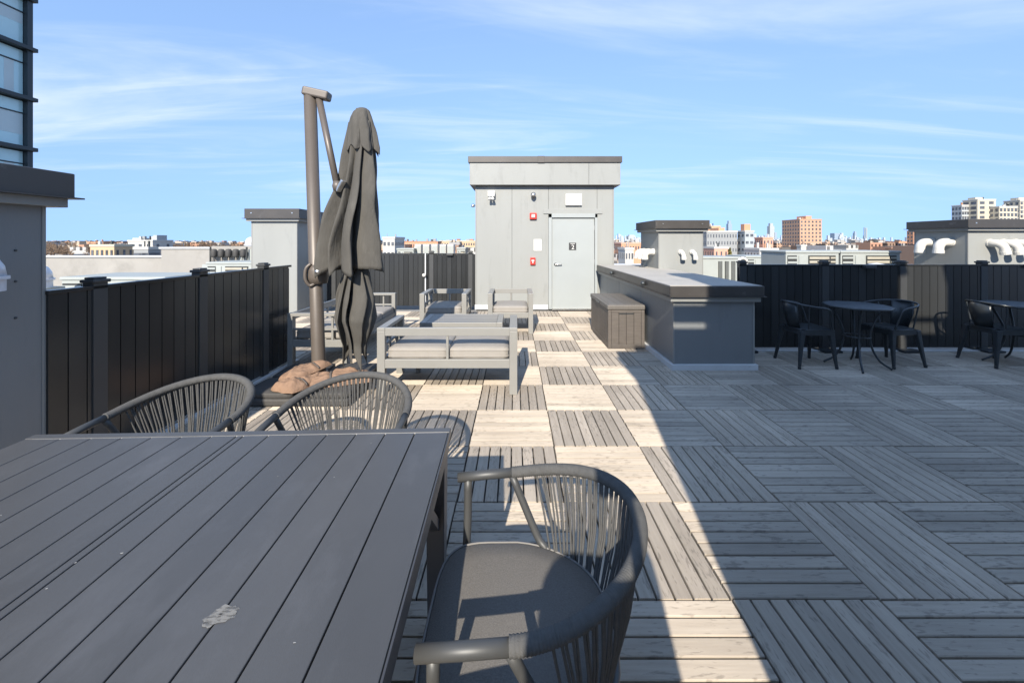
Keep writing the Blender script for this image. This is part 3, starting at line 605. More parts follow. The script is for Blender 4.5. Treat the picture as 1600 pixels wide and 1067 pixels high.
# ------------------------------------------------------------------ rope dining chairs
def rim_pt(a):       # a from -1 (one arm end) to 1
    th = a * 1.0
    y = .295 * math.sin(a * PI / 2) if abs(a) < 1 else math.copysign(.295, a)
    x = -.338 * math.cos(a * PI / 2) ** .9 if abs(a) < 1 else 0
    z = .672 + .075 * math.cos(a * PI / 2) ** 1.2
    return Vector((x, y, z))
def seat_outline(n=48, s=1.0):
    pts = []
    for k in range(n):
        t_ = 2 * PI * k / n; c, s_ = math.cos(t_), math.sin(t_); e = .40 if c > 0 else .86
        x = math.copysign(abs(c) ** e, c) * (.245 if c > 0 else .25) - .02; y = math.copysign(abs(s_) ** (.5 if c > 0 else .72), s_) * (.268 - .045 * max(0, -c))
        pts.append((x * s, y * s))
    return pts
def rope_chair(label):
    t = thing('rope_chair', label, 'chair', group='rope back dining chairs')
    # wrapped rim: ribbed tube
    N_ = 520; pts = [rim_pt(max(-.9999, min(.9999, -1 + 2 * i / N_))) for i in range(N_ + 1)]
    rs = [.0165 + .0024 * abs(math.sin(i * PI / 3.2)) for i in range(N_ + 1)]
    MB().tube(pts, rs, 10).build('wrapped_rim', M_rope, t, smooth=True)
    for sy in (-1, 1):
        a = Vector((-.012, sy * .295, .672)); tip = Vector((.185, sy * .292, .655))
        MB().tube([a, Vector((.09, sy * .295, .664)), tip], .0155, 18).build('arm_tube', M_chairm, t, smooth=True)
        MB().tube(catmull([(.15, sy * .293, .652), (.155, sy * .288, .43), (.185, sy * .275, .0)], 6), [.0135] * 12 + [.011], 12).build('leg', M_chairm, t, smooth=True)
        MB().tube(catmull([(.0, sy * .295, .664), (-.085, sy * .262, .48), (-.13, sy * .24, .40), (-.215, sy * .225, .0)], 6), .0125, 12).build('leg', M_chairm, t, smooth=True)
    # seat frame ring
    ring = [(x * 1.0, y * 1.0, .405) for x, y in seat_outline(40)]; ring.append(ring[0])
    MB().tube(ring, .0125, 8, caps=False).build('seat_frame', M_chairm, t, smooth=True)
    mb = MB(); out_ = seat_outline(56, 1.0); n = len(out_); rings = []
    for f_, z_ in ((.93, .418), (.99, .425), (1.0, .437), (.985, .450), (.95, .457), (.7, .463), (.3, .466)): rings.append([(x * f_, y * f_, z_) for x, y in out_])
    vs = [v for r_ in rings for v in r_]; vs.append((-.02 * .1, 0, .467)); fs = []
    for i in range(len(rings) - 1): fs += [(i * n + k, i * n + (k + 1) % n, (i + 1) * n + (k + 1) % n, (i + 1) * n + k) for k in range(n)]
    fs += [((len(rings) - 1) * n + k, (len(rings) - 1) * n + (k + 1) % n, len(vs) - 1) for k in range(n)]; fs.append(tuple(range(n - 1, -1, -1)))
    mb.add(vs, fs); sc = mb.build('seat_cushion', M_seat, t, smooth=True)
    pr = [(x * .992, y * .992, .452) for x, y in out_]; pr.append(pr[0]); MB().tube(pr, .0034, 6, caps=False).build('piping', M_piping, sc, smooth=True)
    # ropes from rim to rear of seat frame
    rp = MB(); nr = 72
    for i in range(nr):
        a = -.86 + 1.72 * (i + (.18 if i % 2 else -.18)) / (nr - 1); top = rim_pt(a)
        b = a * .84 + .02 * math.sin(i * 1.7); bx = -.27 * math.cos(b * PI / 2) ** .8 if abs(b) < 1 else 0; by = .245 * math.sin(b * PI / 2)
        bot = Vector((bx, by, .405)); mid = (top + bot) / 2 + Vector((-.012, 0, 0)) * math.cos(a * PI / 2)
        rp.tube([top + Vector((0, 0, -.005)), mid, bot], .0036, 6, caps=False)
    r_ = rp.build('rope_weave', M_rope, t, smooth=True); r_['kind'] = 'stuff'
    return t
c0 = rope_chair('charcoal rope chair with grey cushion at the near side of the table')
c0.location = (-.012, 1.077, 0); c0.rotation_euler = (0, 0, PI)
for lab, loc, rz in (('rope chair at the far table edge next to the black fence', (-1.565, 1.78, 0), -PI / 2 - R(3)),
                     ('rope chair at the far table edge in front of the sandbags', (-.80, 1.815, 0), -PI / 2 + R(1)),
                     ('rope chair below the picture edge beside the nearest rope chair', (-.02, .30, 0), PI + R(4))):
    c = copy_tree(c0); c['label'] = lab; c.location = loc; c.rotation_euler = (0, 0, rz)

# ------------------------------------------------------------------ cantilever umbrella and sandbags
um = thing('cantilever_umbrella', 'closed grey cantilever umbrella with bronze pole', 'umbrella', (-1.955, 3.95, 0))
def U(u, v, dY=0): q = px(u, v, 3.95 + dY); return Vector((q[0] + 1.955, dY, q[2]))
pb, pt = U(498.5, 585), U(484.5, 146)
MB().tube([pb + Vector((0, 0, -.12)), pb, pt], [.064, .064, .058], 22).build('pole', M_pole, um, smooth=True)
MB().tube([pb + Vector((.002, 0, -.16)), pb + Vector((.002, 0, .03))], .085, 22).build('pole_collar', M_pole, um, bevel=.006)
hd = MB(); hd.tube([pt + Vector((-.055, 0, -.03)), pt + Vector((.175, -.02, -.075))], .001, 4)
a_ = U(476, 141); b_ = U(503, 149)
MB().prism([(-.065, -.065), (.19, -.055), (.19, .055), (-.065, .065)], 0, .085).build('pole_head', M_pole, um, (pt.x, 0, pt.z - .04), bevel=.018, seg=3).rotation_euler = (0, R(12), 0)
MB().tube([U(498, 152), U(527, 292, -.18)], [.033, .03], 16).build('arm', M_pole, um, smooth=True)
MB().lathe([(.001, -.05), (.035, -.045), (.045, 0), (.035, .045), (.001, .05)], 14).build('arm_joint', M_pole, um, U(527, 291, -.19), smooth=True)
MB().bar(U(528, 299, -.20), U(537, 282, -.24), .05, .035).build('arm_bracket', M_chrome, um, bevel=.008)
# crank housing and handle
ck = MB().lathe([(.001, -.1), (.085, -.095), (.1, -.03), (.1, .04), (.085, .09), (.001, .1)], 20).build('crank_housing', M_pole, um, U(497, 428), smooth=True)
MB().tube(catmull([U(486, 412, -.08), U(478, 420, -.1), U(477, 436, -.1), U(484, 446, -.08), U(492, 443, -.07)], 5), .016, 10).build('handle', M_pole, um, smooth=True)
MB().bar(U(492, 432, -.03), U(512, 412, -.05), .07, .09).build('crank_arm', M_pole, um, bevel=.02); MB().lathe([(.001, -.03), (.03, -.02), (.034, .01), (.001, .03)], 12).build('crank_knob', M_chrome, um, U(497, 424, -.12), smooth=True)
MB().tube([U(510, 414, -.05), U(513, 396, -.05)], .022, 10).build('crank_stub', M_chrome, um, smooth=True)
# canopy: lofted folded cloth
def cloth(name, sections, seed, valley, swirl, tip=0.0, sub=9, per=18, ng=8, rot=0.0, wob=1.0):
    """closed canopy: ng gores folded to deep pleats that wrap to one side. sections: (photo row, left, right, fold 0..1)"""
    rnd = random.Random(seed); V = [s_[0] for s_ in sections]; seg = ng * per
    gs = [rnd.uniform(.80, 1.08) for _ in range(ng)]; gv = [rnd.uniform(.7, 1.25) for _ in range(ng)]; gt = [rnd.uniform(.2, 1.0) for _ in range(ng)]; gw = [rnd.uniform(.75, 1.25) for _ in range(ng)]; ph = [rnd.uniform(0, 6.28) for _ in range(20)]
    tot = sum(gw); st = [sum(gw[:i]) / tot for i in range(ng)]
    def interp(v, i):
        for a, b in zip(sections, sections[1:]):
            if a[0] <= v <= b[0]:
                t_ = (v - a[0]) / (b[0] - a[0]); return a[i] + (b[i] - a[i]) * t_
        return sections[-1][i]
    nrow = sub * (len(sections) - 1); vs = []
    for j in range(nrow + 1):
        f0 = j / nrow
        for g_ in range(ng):
            for k in range(per):
                t_ = k / per; sd_ = abs(2 * t_ - 1); crest = (1 - sd_)
                v = V[0] + (V[-1] - V[0]) * f0 + f0 ** 3 * (tip * gt[g_] * crest + 3 * math.sin(ph[g_] + 5 * t_))
                vv = min(max(v, V[0]), V[-1]); uL, uR, fold = interp(vv, 1), interp(vv, 2), interp(vv, 3)
                hw = (uR - uL) / 2 * 3.95 / FPX; c_ = (uL + uR) / 2
                vl = 1 - (1 - valley) * fold * gv[g_]; vl = max(.18, vl)
                rr = vl + (gs[g_] - vl) * (1 - sd_ ** 1.5) if fold > .01 else 1.0
                rr += wob * fold * (.045 * math.sin(f0 * 9 + ph[g_] + 4 * t_) * crest + .03 * math.sin(f0 * 17 + ph[g_ + 8] + 7 * t_))
                a = 2 * PI * (st[g_] + gw[g_] / tot * t_) + rot + swirl * fold * (rr - .5) + wob * fold * .10 * math.sin(f0 * 6 + ph[g_])
                q = U(c_, v, -.06); vs.append((q.x + hw * rr * math.cos(a), q.y + hw * .9 * rr * math.sin(a), q.z))
    fs = [(j * seg + k, (j + 1) * seg + k, (j + 1) * seg + (k + 1) % seg, j * seg + (k + 1) % seg) for j in range(nrow) for k in range(seg)]
    if V[0] < 180: fs.append(tuple(range(seg)))
    o_ = MB().add(vs, fs).build(name, M_canopy, um, smooth=True)
    s_ = o_.modifiers.new('solid', 'SOLIDIFY'); s_.thickness = .003; return o_
cloth('canopy_vent', [(170, 560, 573, .0), (174, 553, 578, .1), (184, 547, 582, .3), (202, 541, 588, .6), (232, 538, 595, .8)], 4, .62, .35, tip=10, ng=8, wob=.5)
cloth('canopy', [(192, 546, 584, .4), (230, 540, 590, .8), (290, 527, 593, 1), (340, 512, 598, 1), (385, 502, 602, 1.0), (416, 499, 603, 1.0)], 9, .36, .75, tip=16, ng=8, rot=.25)
cloth('canopy_tail', [(376, 548, 572, .5), (402, 549, 571, .4), (412, 546, 575, .5), (430, 534, 582, .8), (465, 524, 588, 1.0), (498, 519, 591, 1.0), (520, 527, 584, 1.0), (536, 534, 577, 1.0)], 23, .34, 1.3, tip=44, ng=9, rot=.5, wob=1.3)
tz_ = U(559, 413, -.06); ring = [(tz_.x + .075 * math.cos(k * PI / 12), tz_.y + .065 * math.sin(k * PI / 12), tz_.z + .008 * math.sin(k * .9)) for k in range(25)]
MB().tube(ring, .013, 8, caps=False).build('tie_strap', M_canopy, um, smooth=True)
MB().bar(tz_ + Vector((.01, -.07, .0)), tz_ + Vector((-.03, -.09, -.16)), .03, .008).build('strap_tail', M_canopy, um)
MB().lathe([(.001, -.02), (.018, -.012), (.02, .01), (.001, .02)], 12).build('rib_tip', M_chrome, um, U(560, 549, -.12), smooth=True)
MB().tube([U(560, 170, -.06), U(560, 540, -.06)], .022, 12).build('canopy_mast', M_pole, um)
# base
base = MB(); base.box(-.50, .48, -.44, .46, .004, .075); base.build('base_plate', M_basec, um, bevel=.02)
for (x_, y_) in ((-.5, -.44), (.0, -.44), (-.5, .02), (.0, .02)):
    soft_box('base_weight', M_basec, um, x_ + .01, x_ + .47, y_ + .01, y_ + .43, .07, .125, .006, .02, 6)

def sandbag(label, loc, rot, L, W_, H_, seed, straps, bend=0.0):
    rnd = random.Random(seed); t = thing('sandbag', label, 'sandbag', loc, 0, 'sandbags on the umbrella base'); t.rotation_euler = rot
    ph = [rnd.uniform(0, 6) for _ in range(14)]; n, m_ = 64, 40
    rd = lambda p_: 1 - 2 * abs(math.sin(p_))
    def top(X, Y, side=1):
        ed = max(0, 1 - abs(X) ** 3.2) * max(0, 1 - abs(Y) ** 2.6); z = ed ** .42
        k = .09 * math.sin(3.1 * X + ph[0] + 2 * Y) + .07 * math.sin(5 * Y + ph[1] + 2 * X)
        k += .10 * rd(2.6 * X + 1.5 * math.sin(2.2 * Y + ph[2]) + ph[3]) + .06 * rd(5.3 * X - 2.4 * Y + .8 * math.sin(4 * Y + ph[4]) + ph[5]) + .045 * rd(7.5 * Y + 2 * math.sin(3 * X + ph[6]) + ph[7]) + .03 * rd(15 * X + 3 * Y + ph[8]) * (abs(X) ** 2)
        for s_ in straps: z *= 1 - .22 * math.exp(-((X - s_) / .09) ** 2)
        z = z * (1 + k) * H_ if side > 0 else -z * .12 * H_
        x = X * L / 2 * (1 - .06 * Y * Y + .02 * math.sin(7 * Y + ph[9])); y = Y * W_ / 2 * (1 - .10 * X * X + .03 * math.sin(6 * X + ph[10]))
        return Vector((x, y, z - bend * X * X * (X > 0)))
    vs = []; fs = []
    for side in (1, -1):
        o_ = len(vs)
        for i in range(n + 1):
            for j in range(m_ + 1): vs.append(top(-1 + 2 * i / n, -1 + 2 * j / m_, side) + Vector((0, 0, .02)))
        for i in range(n):
            for j in range(m_):
                q = (o_ + i * (m_ + 1) + j, o_ + (i + 1) * (m_ + 1) + j, o_ + (i + 1) * (m_ + 1) + j + 1, o_ + i * (m_ + 1) + j + 1); fs.append(q if side > 0 else q[::-1])
    bo = MB().add(vs, fs).build('bag', M_bag, t, smooth=True)
    for s_ in straps:
        sv = []
        for k in range(41):
            Y = -.99 + 1.98 * k / 40
            for dx in (-.035, .035): sv.append(top(s_ + dx, Y) + Vector((0, 0, .026)))
        so = MB().add(sv, [(2 * k, 2 * k + 1, 2 * k + 3, 2 * k + 2) for k in range(40)]).build('strap', M_bagdark, t, smooth=True)
        sm = so.modifiers.new('solid', 'SOLIDIFY'); sm.thickness = .006; sm.offset = 0
    return t
sandbag('crumpled tan sandbag left of the umbrella pole, topmost of two', (-2.02, 3.84, .185), (R(-8), R(-6), R(62)), .42, .27, .075, 3, (.25,))
sandbag('flattened tan sandbag under the crumpled one left of the umbrella pole', (-2.00, 3.74, .115), (0, 0, R(70)), .50, .30, .09, 5, (-.35,))
sandbag('tan sandbag lying right of the umbrella pole', (-1.66, 3.80, .115), (0, 0, R(22)), .56, .29, .095, 8, (-.35, .55))

# ------------------------------------------------------------------ bistro sets
def bistro_chair(label):
    t = thing('bistro_chair', label, 'chair', group='black steel bistro chairs')
    n = 6
    out_ = [(.20, -.19), (.21, 0), (.20, .19), (.10, .205), (-.10, .19), (-.185, .12), (-.205, 0), (-.185, -.12), (-.10, -.19), (.10, -.205)]
    MB().prism(out_, .432, .445).build('seat', M_black, t, bevel=.005)
    s_ = MB()
    for k in range(5): box('seat_slat', M_black, t, -.15, .185, -.165 + k * .068, -.165 + k * .068 + .056, .444, .452, .003)
    for a, b in (((.19, -.185), (.19, .185)), ((-.17, -.17), (-.17, .17)), ((-.17, -.185), (.19, -.195)), ((-.17, .185), (.19, .195))):
        MB().bar((a[0], a[1], .408), (b[0], b[1], .408), .012, .055).build('apron', M_black, t)
    for sx in (-1, 1):
        for sy in (-1, 1):
            tx, ty, bx, by = sx * .165, sy * .165, sx * .20 + (-.0 if sx > 0 else -.03), sy * .215
            q = []
            for (cx_, cy_, z_, w_) in ((tx, ty, .43, .030), ((tx + bx) / 2, (ty + by) / 2, .22, .019), (bx, by, 0, .012)):
                q += [(cx_ - w_, cy_ - w_, z_), (cx_ + w_, cy_ - w_, z_), (cx_ + w_, cy_ + w_, z_), (cx_ - w_, cy_ + w_, z_)]
            fs = [(0, 1, 2, 3), (11, 10, 9, 8)]
            for r_ in (0, 4):
                for k in range(4): fs.append((r_ + k, r_ + 4 + k, r_ + 4 + (k + 1) % 4, r_ + (k + 1) % 4))
            lg = MB().add(q, fs).build('leg', M_black, t, bevel=.006)
            MB().lathe([(.001, 0), (.017, 0), (.017, .03), (.001, .03)], 10).build('foot', M_black, lg, (bx, by, 0))
    pts = catmull([(.165, -.20, .45), (.12, -.235, .64), (.07, -.245, .69), (-.08, -.235, .715), (-.19, -.16, .735), (-.235, 0, .745), (-.19, .16, .735), (-.08, .235, .715), (.07, .245, .69), (.12, .235, .64), (.165, .20, .45)], 7)
    MB().tube(pts, .0115, 12).build('arm_tube', M_black, t, smooth=True)
    vs = []; m_ = 12
    for k in range(m_ + 1):
        a = -1 + 2 * k / m_; y = .122 * a
        for z_, xo in ((.44, -.185 + .05 * a * a), (.6, -.215 + .04 * a * a), (.735, -.235 + .045 * a * a)): vs.append((xo, y * (1 if z_ > .5 else .8), z_))
    fs = [(k * 3 + r_, k * 3 + 3 + r_, k * 3 + 4 + r_, k * 3 + 1 + r_) for k in range(m_) for r_ in (0, 1)]
    o_ = MB().add(vs, fs).build('backrest', M_black, t, smooth=True); s2 = o_.modifiers.new('solid', 'SOLIDIFY'); s2.thickness = .008
    for sy in (-1, 1): MB().tube([(-.1, sy * .185, .45), (-.12, sy * .222, .712)], .008, 8).build('back_support', M_black, t)
    return t
M_btop = mat('bistro_top_slat', (.115, .13, .145), .33, .2, var=.12, scale=8, rnd=.1)  # sky sheen on the steel painted in as a lighter blue-grey
def bistro_table(label, r=.315, H=.725):
    t = thing('bistro_table', label, 'table', group='round black bistro tables')
    n = 8; w_ = 2 * r / n
    for i in range(n):
        x0, x1 = -r + i * w_ + .005, -r + (i + 1) * w_ - .005; poly = []
        for k in range(7):
            x = x0 + (x1 - x0) * k / 6; poly.append((x, -math.sqrt(max(1e-5, (r - .006) ** 2 - x * x))))
        for k in range(7):
            x = x1 - (x1 - x0) * k / 6; poly.append((x, math.sqrt(max(1e-5, (r - .006) ** 2 - x * x))))
        MB().prism(poly, H - .016, H).build('top_slat', M_btop, t, rz=PI / 2)
    ring = [(r * math.cos(k * PI / 32), r * math.sin(k * PI / 32), H - .014) for k in range(65)]
    MB().tube(ring, .012, 8, caps=False).build('rim', M_black, t, smooth=True)
    for k in range(4):
        a = PI / 4 + k * PI / 2 + .25; c, s_ = math.cos(a), math.sin(a)
        MB().tube(catmull([(.25 * c, .25 * s_, H - .02), (.19 * c, .19 * s_, .60), (.125 * c, .125 * s_, .42), (.13 * c, .13 * s_, .26), (.2 * c, .2 * s_, .10), (.31 * c, .31 * s_, .012)], 6), .0115, 10).build('leg', M_black, t, smooth=True)
    ring = [(.125 * math.cos(k * PI / 16), .125 * math.sin(k * PI / 16), .36) for k in range(33)]
    MB().tube(ring, .008, 8, caps=False).build('leg_ring', M_black, t, smooth=True)
    return t
bc = bistro_chair('black steel armchair nearest the grey counter, facing right'); bc.location = (3.50, 4.78, 0)
for lab, loc, rz in (('black steel armchair facing left between the two bistro tables', (4.52, 4.80, 0), PI + R(8)),
                     ('black steel armchair facing the bistro table cut by the picture edge', (5.80, 4.78, 0), R(-4))):
    c = copy_tree(bc); c['label'] = lab; c.location = loc; c.rotation_euler = (0, 0, rz)
bt = bistro_table('round black bistro table between two steel armchairs'); bt.location = (4.01, 4.66, 0)
c = copy_tree(bt); c['label'] = 'round black bistro table cut off by the picture edge'; c.location = (6.0, 4.72, 0)

# ------------------------------------------------------------------ condensers and roof plant
def condenser(label, x0, x1, y0, y1, zt, style='louvre', z0=-.09):
    t = thing('condenser_unit', label, 'air conditioner', (x0, y0, z0), 0, 'roof condenser units'); W_, D_, H_ = x1 - x0, y1 - y0, zt - z0
    box('body', M_ac, t, 0, W_, .02, D_, 0, H_ - .05, .012); box('lid', M_ac, t, -.015, W_ + .015, 0, D_ + .015, H_ - .05, H_, .012)
    if style == 'louvre':
        box('vent_opening', M_acdark, t, W_ * .42, W_ * .93, .006, .03, .25, H_ - .1)
        for q in range(int((H_ - .4) / .085)): 
            z_ = H_ - .15 - q * .085; box('louvre', M_aclouv, t, W_ * .43, W_ * .80, -.012, .012, z_ - .03, z_ + .022, .003); box('louvre', M_aclouv, t, W_ * .83, W_ * .92, -.008, .012, z_ - .02, z_ + .015, .003)
        box('side_opening', M_acdark, t, .03, W_ * .2, .006, .03, .3, H_ - .1)
        for q in range(6): box('side_louvre', M_ac, t, .03, W_ * .2, -.004, .014, H_ - .17 - q * .1, H_ - .13 - q * .1)
        box('access_panel', M_ac, t, W_ * .24, W_ * .33, .004, .03, .3, H_ - .1, .004)
    else:
        for q in range(3):
            x_ = W_ * .45 + q * W_ * .17; box('grille_slot', M_acdark, t, x_, x_ + W_ * .10, .004, .03, .3, H_ - .1)
            for k in range(3): box('grille_bar', M_ac, t, x_ + W_ * .02 + k * W_ * .03, x_ + W_ * .026 + k * W_ * .03, -.004, .01, .3, H_ - .1)
    return t
def cx_(u, Y): return (u - CX) / FPX * Y
condenser('wide condenser with white sticker behind the bistro fence', cx_(1229, 8.6), cx_(1312, 8.6), 8.6, 9.5, 1.26)
condenser('wide condenser left of the elbow bulkhead behind the bistro fence', cx_(1315, 8.6), cx_(1408, 8.6), 8.6, 9.5, 1.26)
condenser('farther low condenser between the bulkhead and the wide condensers', cx_(1166, 11), cx_(1228, 11), 11, 12, 1.06)
condenser('condenser with upright slots beside the bulkhead behind the counter', cx_(1096, 8.9), cx_(1156, 8.9), 8.9, 9.8, 1.12, 'slots')
o = MB().lathe([(.001, -.6), (.18, -.6), (.18, .06), (.12, .12), (.001, .14)], 20).build('roof_vent', M_dome, None, (cx_(1370, 7.5), 7.5, CAM_H - (411 - CY) / FPX * 7.5 - .14), smooth=True); tag(o, 'white mushroom roof vent peeking over the bistro fence', 'vent')
t = thing('vent_pipe', 'white bent vent pipe beside the end post of the bistro fence', 'pipe', (cx_(1154, 6), 6.0, -.09))
MB().tube(catmull([(0, 0, 0), (0, 0, 1.15), (.0, 0, 1.25), (.03, 0, 1.295), (.08, 0, 1.3), (.115, 0, 1.27), (.12, 0, 1.2)], 6), .022, 12).build('pipe', M_pvc, t, smooth=True)
for i, u in enumerate((648, 661, 674, 687, 699)):
    c_ = thing('wall_condenser', ['first', 'second', 'third', 'fourth', 'fifth'][i] + ' from the umbrella of five pale condenser boxes above the sunlit fence', 'air conditioner', (cx_(u, 11.5), 11.5, -.09), 0, 'pale condenser boxes above the sunlit fence')
    box('body', M_pvc, c_, 0, .175, 0, .35, 1.02, 1.47, .01); box('stand', M_acdark, c_, .02, .15, .02, .3, 0, 1.02)
    box('grille', M_ac, c_, .015, .16, -.008, 0, 1.06, 1.42, .002)
for i, (u0, u1, y, z_) in enumerate(((620, 646, 11.2, 1.27), (714, 727, 10.8, 1.3))):
    condenser(['condenser left of the pale boxes above the sunlit fence', 'dark topped condenser next to the stair bulkhead above the sunlit fence'][i], cx_(u0, y), cx_(u1, y), y, y + .6, z_)
condenser('low condenser behind the table-side fence post', -7.0, -5.4, 6.1, 7.0, .92)
condenser('low slatted condenser beside the pale bulkhead behind the fence', cx_(322, 9.3), cx_(392, 9.3), 9.3, 10.2, .98)
# rack of meters
t = thing('meter_rack', 'rack of five dark rounded meters in a pale frame on the roof', 'meter rack', (cx_(328, 10.9), 10.9, -.09))
WR = cx_(388, 10.9) - cx_(328, 10.9)
box('back_board', M_stucco, t, -.04, WR + .04, .12, .2, 0, 1.42); box('sill', M_ac, t, -.1, WR + .1, -.15, .12, 0, .93)
for k in range(5):
    xk = .06 + k * WR * .19
    m_ = MB().lathe([(.001, 0), (.06, 0), (.075, .05), (.08, .16), (.06, .22), (.001, .23)], 14).build('meter', M_basec, t, (xk + .05, 0, 1.12), smooth=True)
    for s_ in (-.03, .03): MB().tube([(xk + .05 + s_, 0, .93), (xk + .05 + s_ * .8, 0, 1.13)], .012, 6).build('meter_pipe', M_basec, t)
box('post', M_acdark, t, -.0, .03, -.02, .02, .93, 1.4); box('post', M_acdark, t, WR - .06, WR - .03, -.02, .02, .93, 1.4)
# neighbouring roof parapets on the left
def parapet(label, x0, x1, y0, y1, zt):
    t = thing('parapet_wall', label, 'wall', ((x0 + x1) / 2, y0, -.09)); a = (x1 - x0) / 2
    box('wall', M_stucco, t, -a, a, 0, y1 - y0, -1, zt + .03); box('coping', M_white, t, -a - .05, a + .05, -.05, y1 - y0 + .05, zt + .032, zt + .09, .01)
    return t
parapet('long low pale parapet wall beyond the table-side fence', -22, cx_(252, 13.6), 13.6, 14.0, .97)
parapet('taller pale parapet wall behind the meter rack', cx_(252, 13.4), -8.6, 13.4, 13.8, 1.27)
parapet('low white parapet glimpsed between the stair bulkhead and the elbow bulkhead', 2.6, 8.3, 13.2, 13.6, .70)
o = MB().box(-26, -13.2, 2, 15, -.6, -.12).build('roof', M_roofm); tag(o, 'flat grey roof of the neighbouring wing on the far side of the fence', 'roof', kind='structure')

# ------------------------------------------------------------------ glass tower at the left
tw = thing('glass_tower', 'teal glass tower with dark floor ledges at the top corner', 'building', (-30.62, 25, -18))
TX, TYd = 14, 22
box('core', M_tframe2, tw, -TX, -.25, -TYd, -.02, 0, 52)
box('corner_column', M_tframe2, tw, -.24, .12, -.18, .10, 0, 52)
for k in range(-4, 9):
    z_ = 7.36 + 3.145 * k + 18
    box('floor_ledge', M_tframe2, tw, -TX, .30, -TYd, .24, z_ - .24, z_, .02)
    for j in range(3):
        y1 = -.20 - j * 1.5; y0 = y1 - 1.42
        box('pane', M_tglass, tw, -.22, -.16, y0, y1, z_ + .02, z_ + 2.05); box('pane', M_tglass, tw, -.22, -.16, y0, y1, z_ + 2.13, z_ + 2.84)
        box('mullion', M_tframe2, tw, -.2, -.08, y0 - .07, y0, z_, z_ + 2.86); box('transom', M_tframe2, tw, -.2, -.1, y0, y1, z_ + 2.06, z_ + 2.12)
        if (k + j) % 2 == 0: box('blind', M_tblind, tw, -.158, -.152, y0 + .02, y1 - .02, z_ + .75 + .3 * (k % 3), z_ + 2.04)
        else: box('blind', M_tblind, tw, -.158, -.152, y0 + .5, y1 - .45, z_ + .04, z_ + 2.04)

# ------------------------------------------------------------------ city
def facade_mat(name, c): return mat('facade_' + name, c, .85, var=.10, scale=.12)
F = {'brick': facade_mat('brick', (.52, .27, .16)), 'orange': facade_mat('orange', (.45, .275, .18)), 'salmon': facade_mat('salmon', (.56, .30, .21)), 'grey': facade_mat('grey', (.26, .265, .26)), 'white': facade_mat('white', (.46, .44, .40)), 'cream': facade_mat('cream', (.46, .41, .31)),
     'sand': facade_mat('sand', (.50, .36, .22)), 'dark': facade_mat('dark', (.05, .055, .055)), 'haze_blue': facade_mat('haze_blue', (.24, .30, .36)), 'pale': facade_mat('pale', (.34, .36, .36)), 'rust': facade_mat('rust', (.36, .19, .11))}  # bluish skyline facades have distance haze painted into their colour
M_win = mat('far_window', (.085, .09, .10), .25, var=.75, scale=.45)
M_winl = mat('far_window_pale', (.30, .33, .35), .25, var=.3, scale=.3)
def building(label, u0, u1, vtop, D, depth, m, rows=4, cols=6, rot=0, wm=None, frac=(.5, .5), storey=3.1, roof_m=None, cat='building', extras=(), bands=0):
    x0, x1 = cx_(u0, D), cx_(u1, D); zt = CAM_H - (vtop - CY) / FPX * D; W_ = x1 - x0
    if u0 > CX: depth = min(depth, .45 * W_ * FPX / (u0 - CX)); x0 = (u0 - CX) / FPX * (D + depth)      # the side wall shows too: u0 is its far corner
    if u1 < CX: depth = min(depth, .45 * W_ * FPX / (CX - u1)); x1 = (u1 - CX) / FPX * (D + depth)
    cols = max(2, round(cols * (x1 - x0) / W_)); W_ = x1 - x0
    t = thing('city_building', label, cat, ((x0 + x1) / 2, D, -18), R(rot)); h = zt + 18
    box('wall', F[m], t, -W_ / 2, W_ / 2, 0, depth, 0, h); box('roof', F[roof_m or 'white'], t, -W_ / 2 - .15, W_ / 2 + .15, -.15, depth + .15, h - .3, h + .35)
    wmb = MB(); cw = W_ / cols
    for r_ in range(rows):
        z1 = h - 1.2 - r_ * storey
        for c in range(cols):
            xc = -W_ / 2 + (c + .5) * cw; wmb.box(xc - cw * frac[0] / 2, xc + cw * frac[0] / 2, -.12, .05, z1 - storey * frac[1], z1)
        nc = max(2, int(depth / max(cw, 1.5)))
        for c in range(nc):
            yc = (c + .5) * depth / nc
            for sx in (-1, 1): wmb.box(sx * W_ / 2 - .08, sx * W_ / 2 + .08, yc - cw * frac[0] / 2, yc + cw * frac[0] / 2, z1 - storey * frac[1], z1)
    if rows: gz = wmb.build('glazing', wm or M_win, t); gz['kind'] = 'stuff'
    for r_ in range(bands): box('floor_band', F['white'], t, -W_ / 2 - .2, W_ / 2 + .2, -.25, 0, h - 1.0 - r_ * storey, h - .7 - r_ * storey)
    rc = random.Random(label)
    for q in range(rc.randrange(2, 5)):
        a_ = rc.uniform(.05, .85); w2 = rc.uniform(.03, .1) * W_; hh_ = rc.uniform(.6, 1.8)
        box('roof_vent', F[rc.choice(('grey', 'white', 'dark', 'rust'))], t, -W_ / 2 + a_ * W_, -W_ / 2 + a_ * W_ + w2, depth * .3, depth * .3 + w2, h + .34, h + .35 + hh_)
    for (a, b, hh, mm) in extras: box('roof_block', F[mm], t, -W_ / 2 + a * W_, -W_ / 2 + b * W_, depth * .2, depth * .7, h + .36, h + hh)
    return t
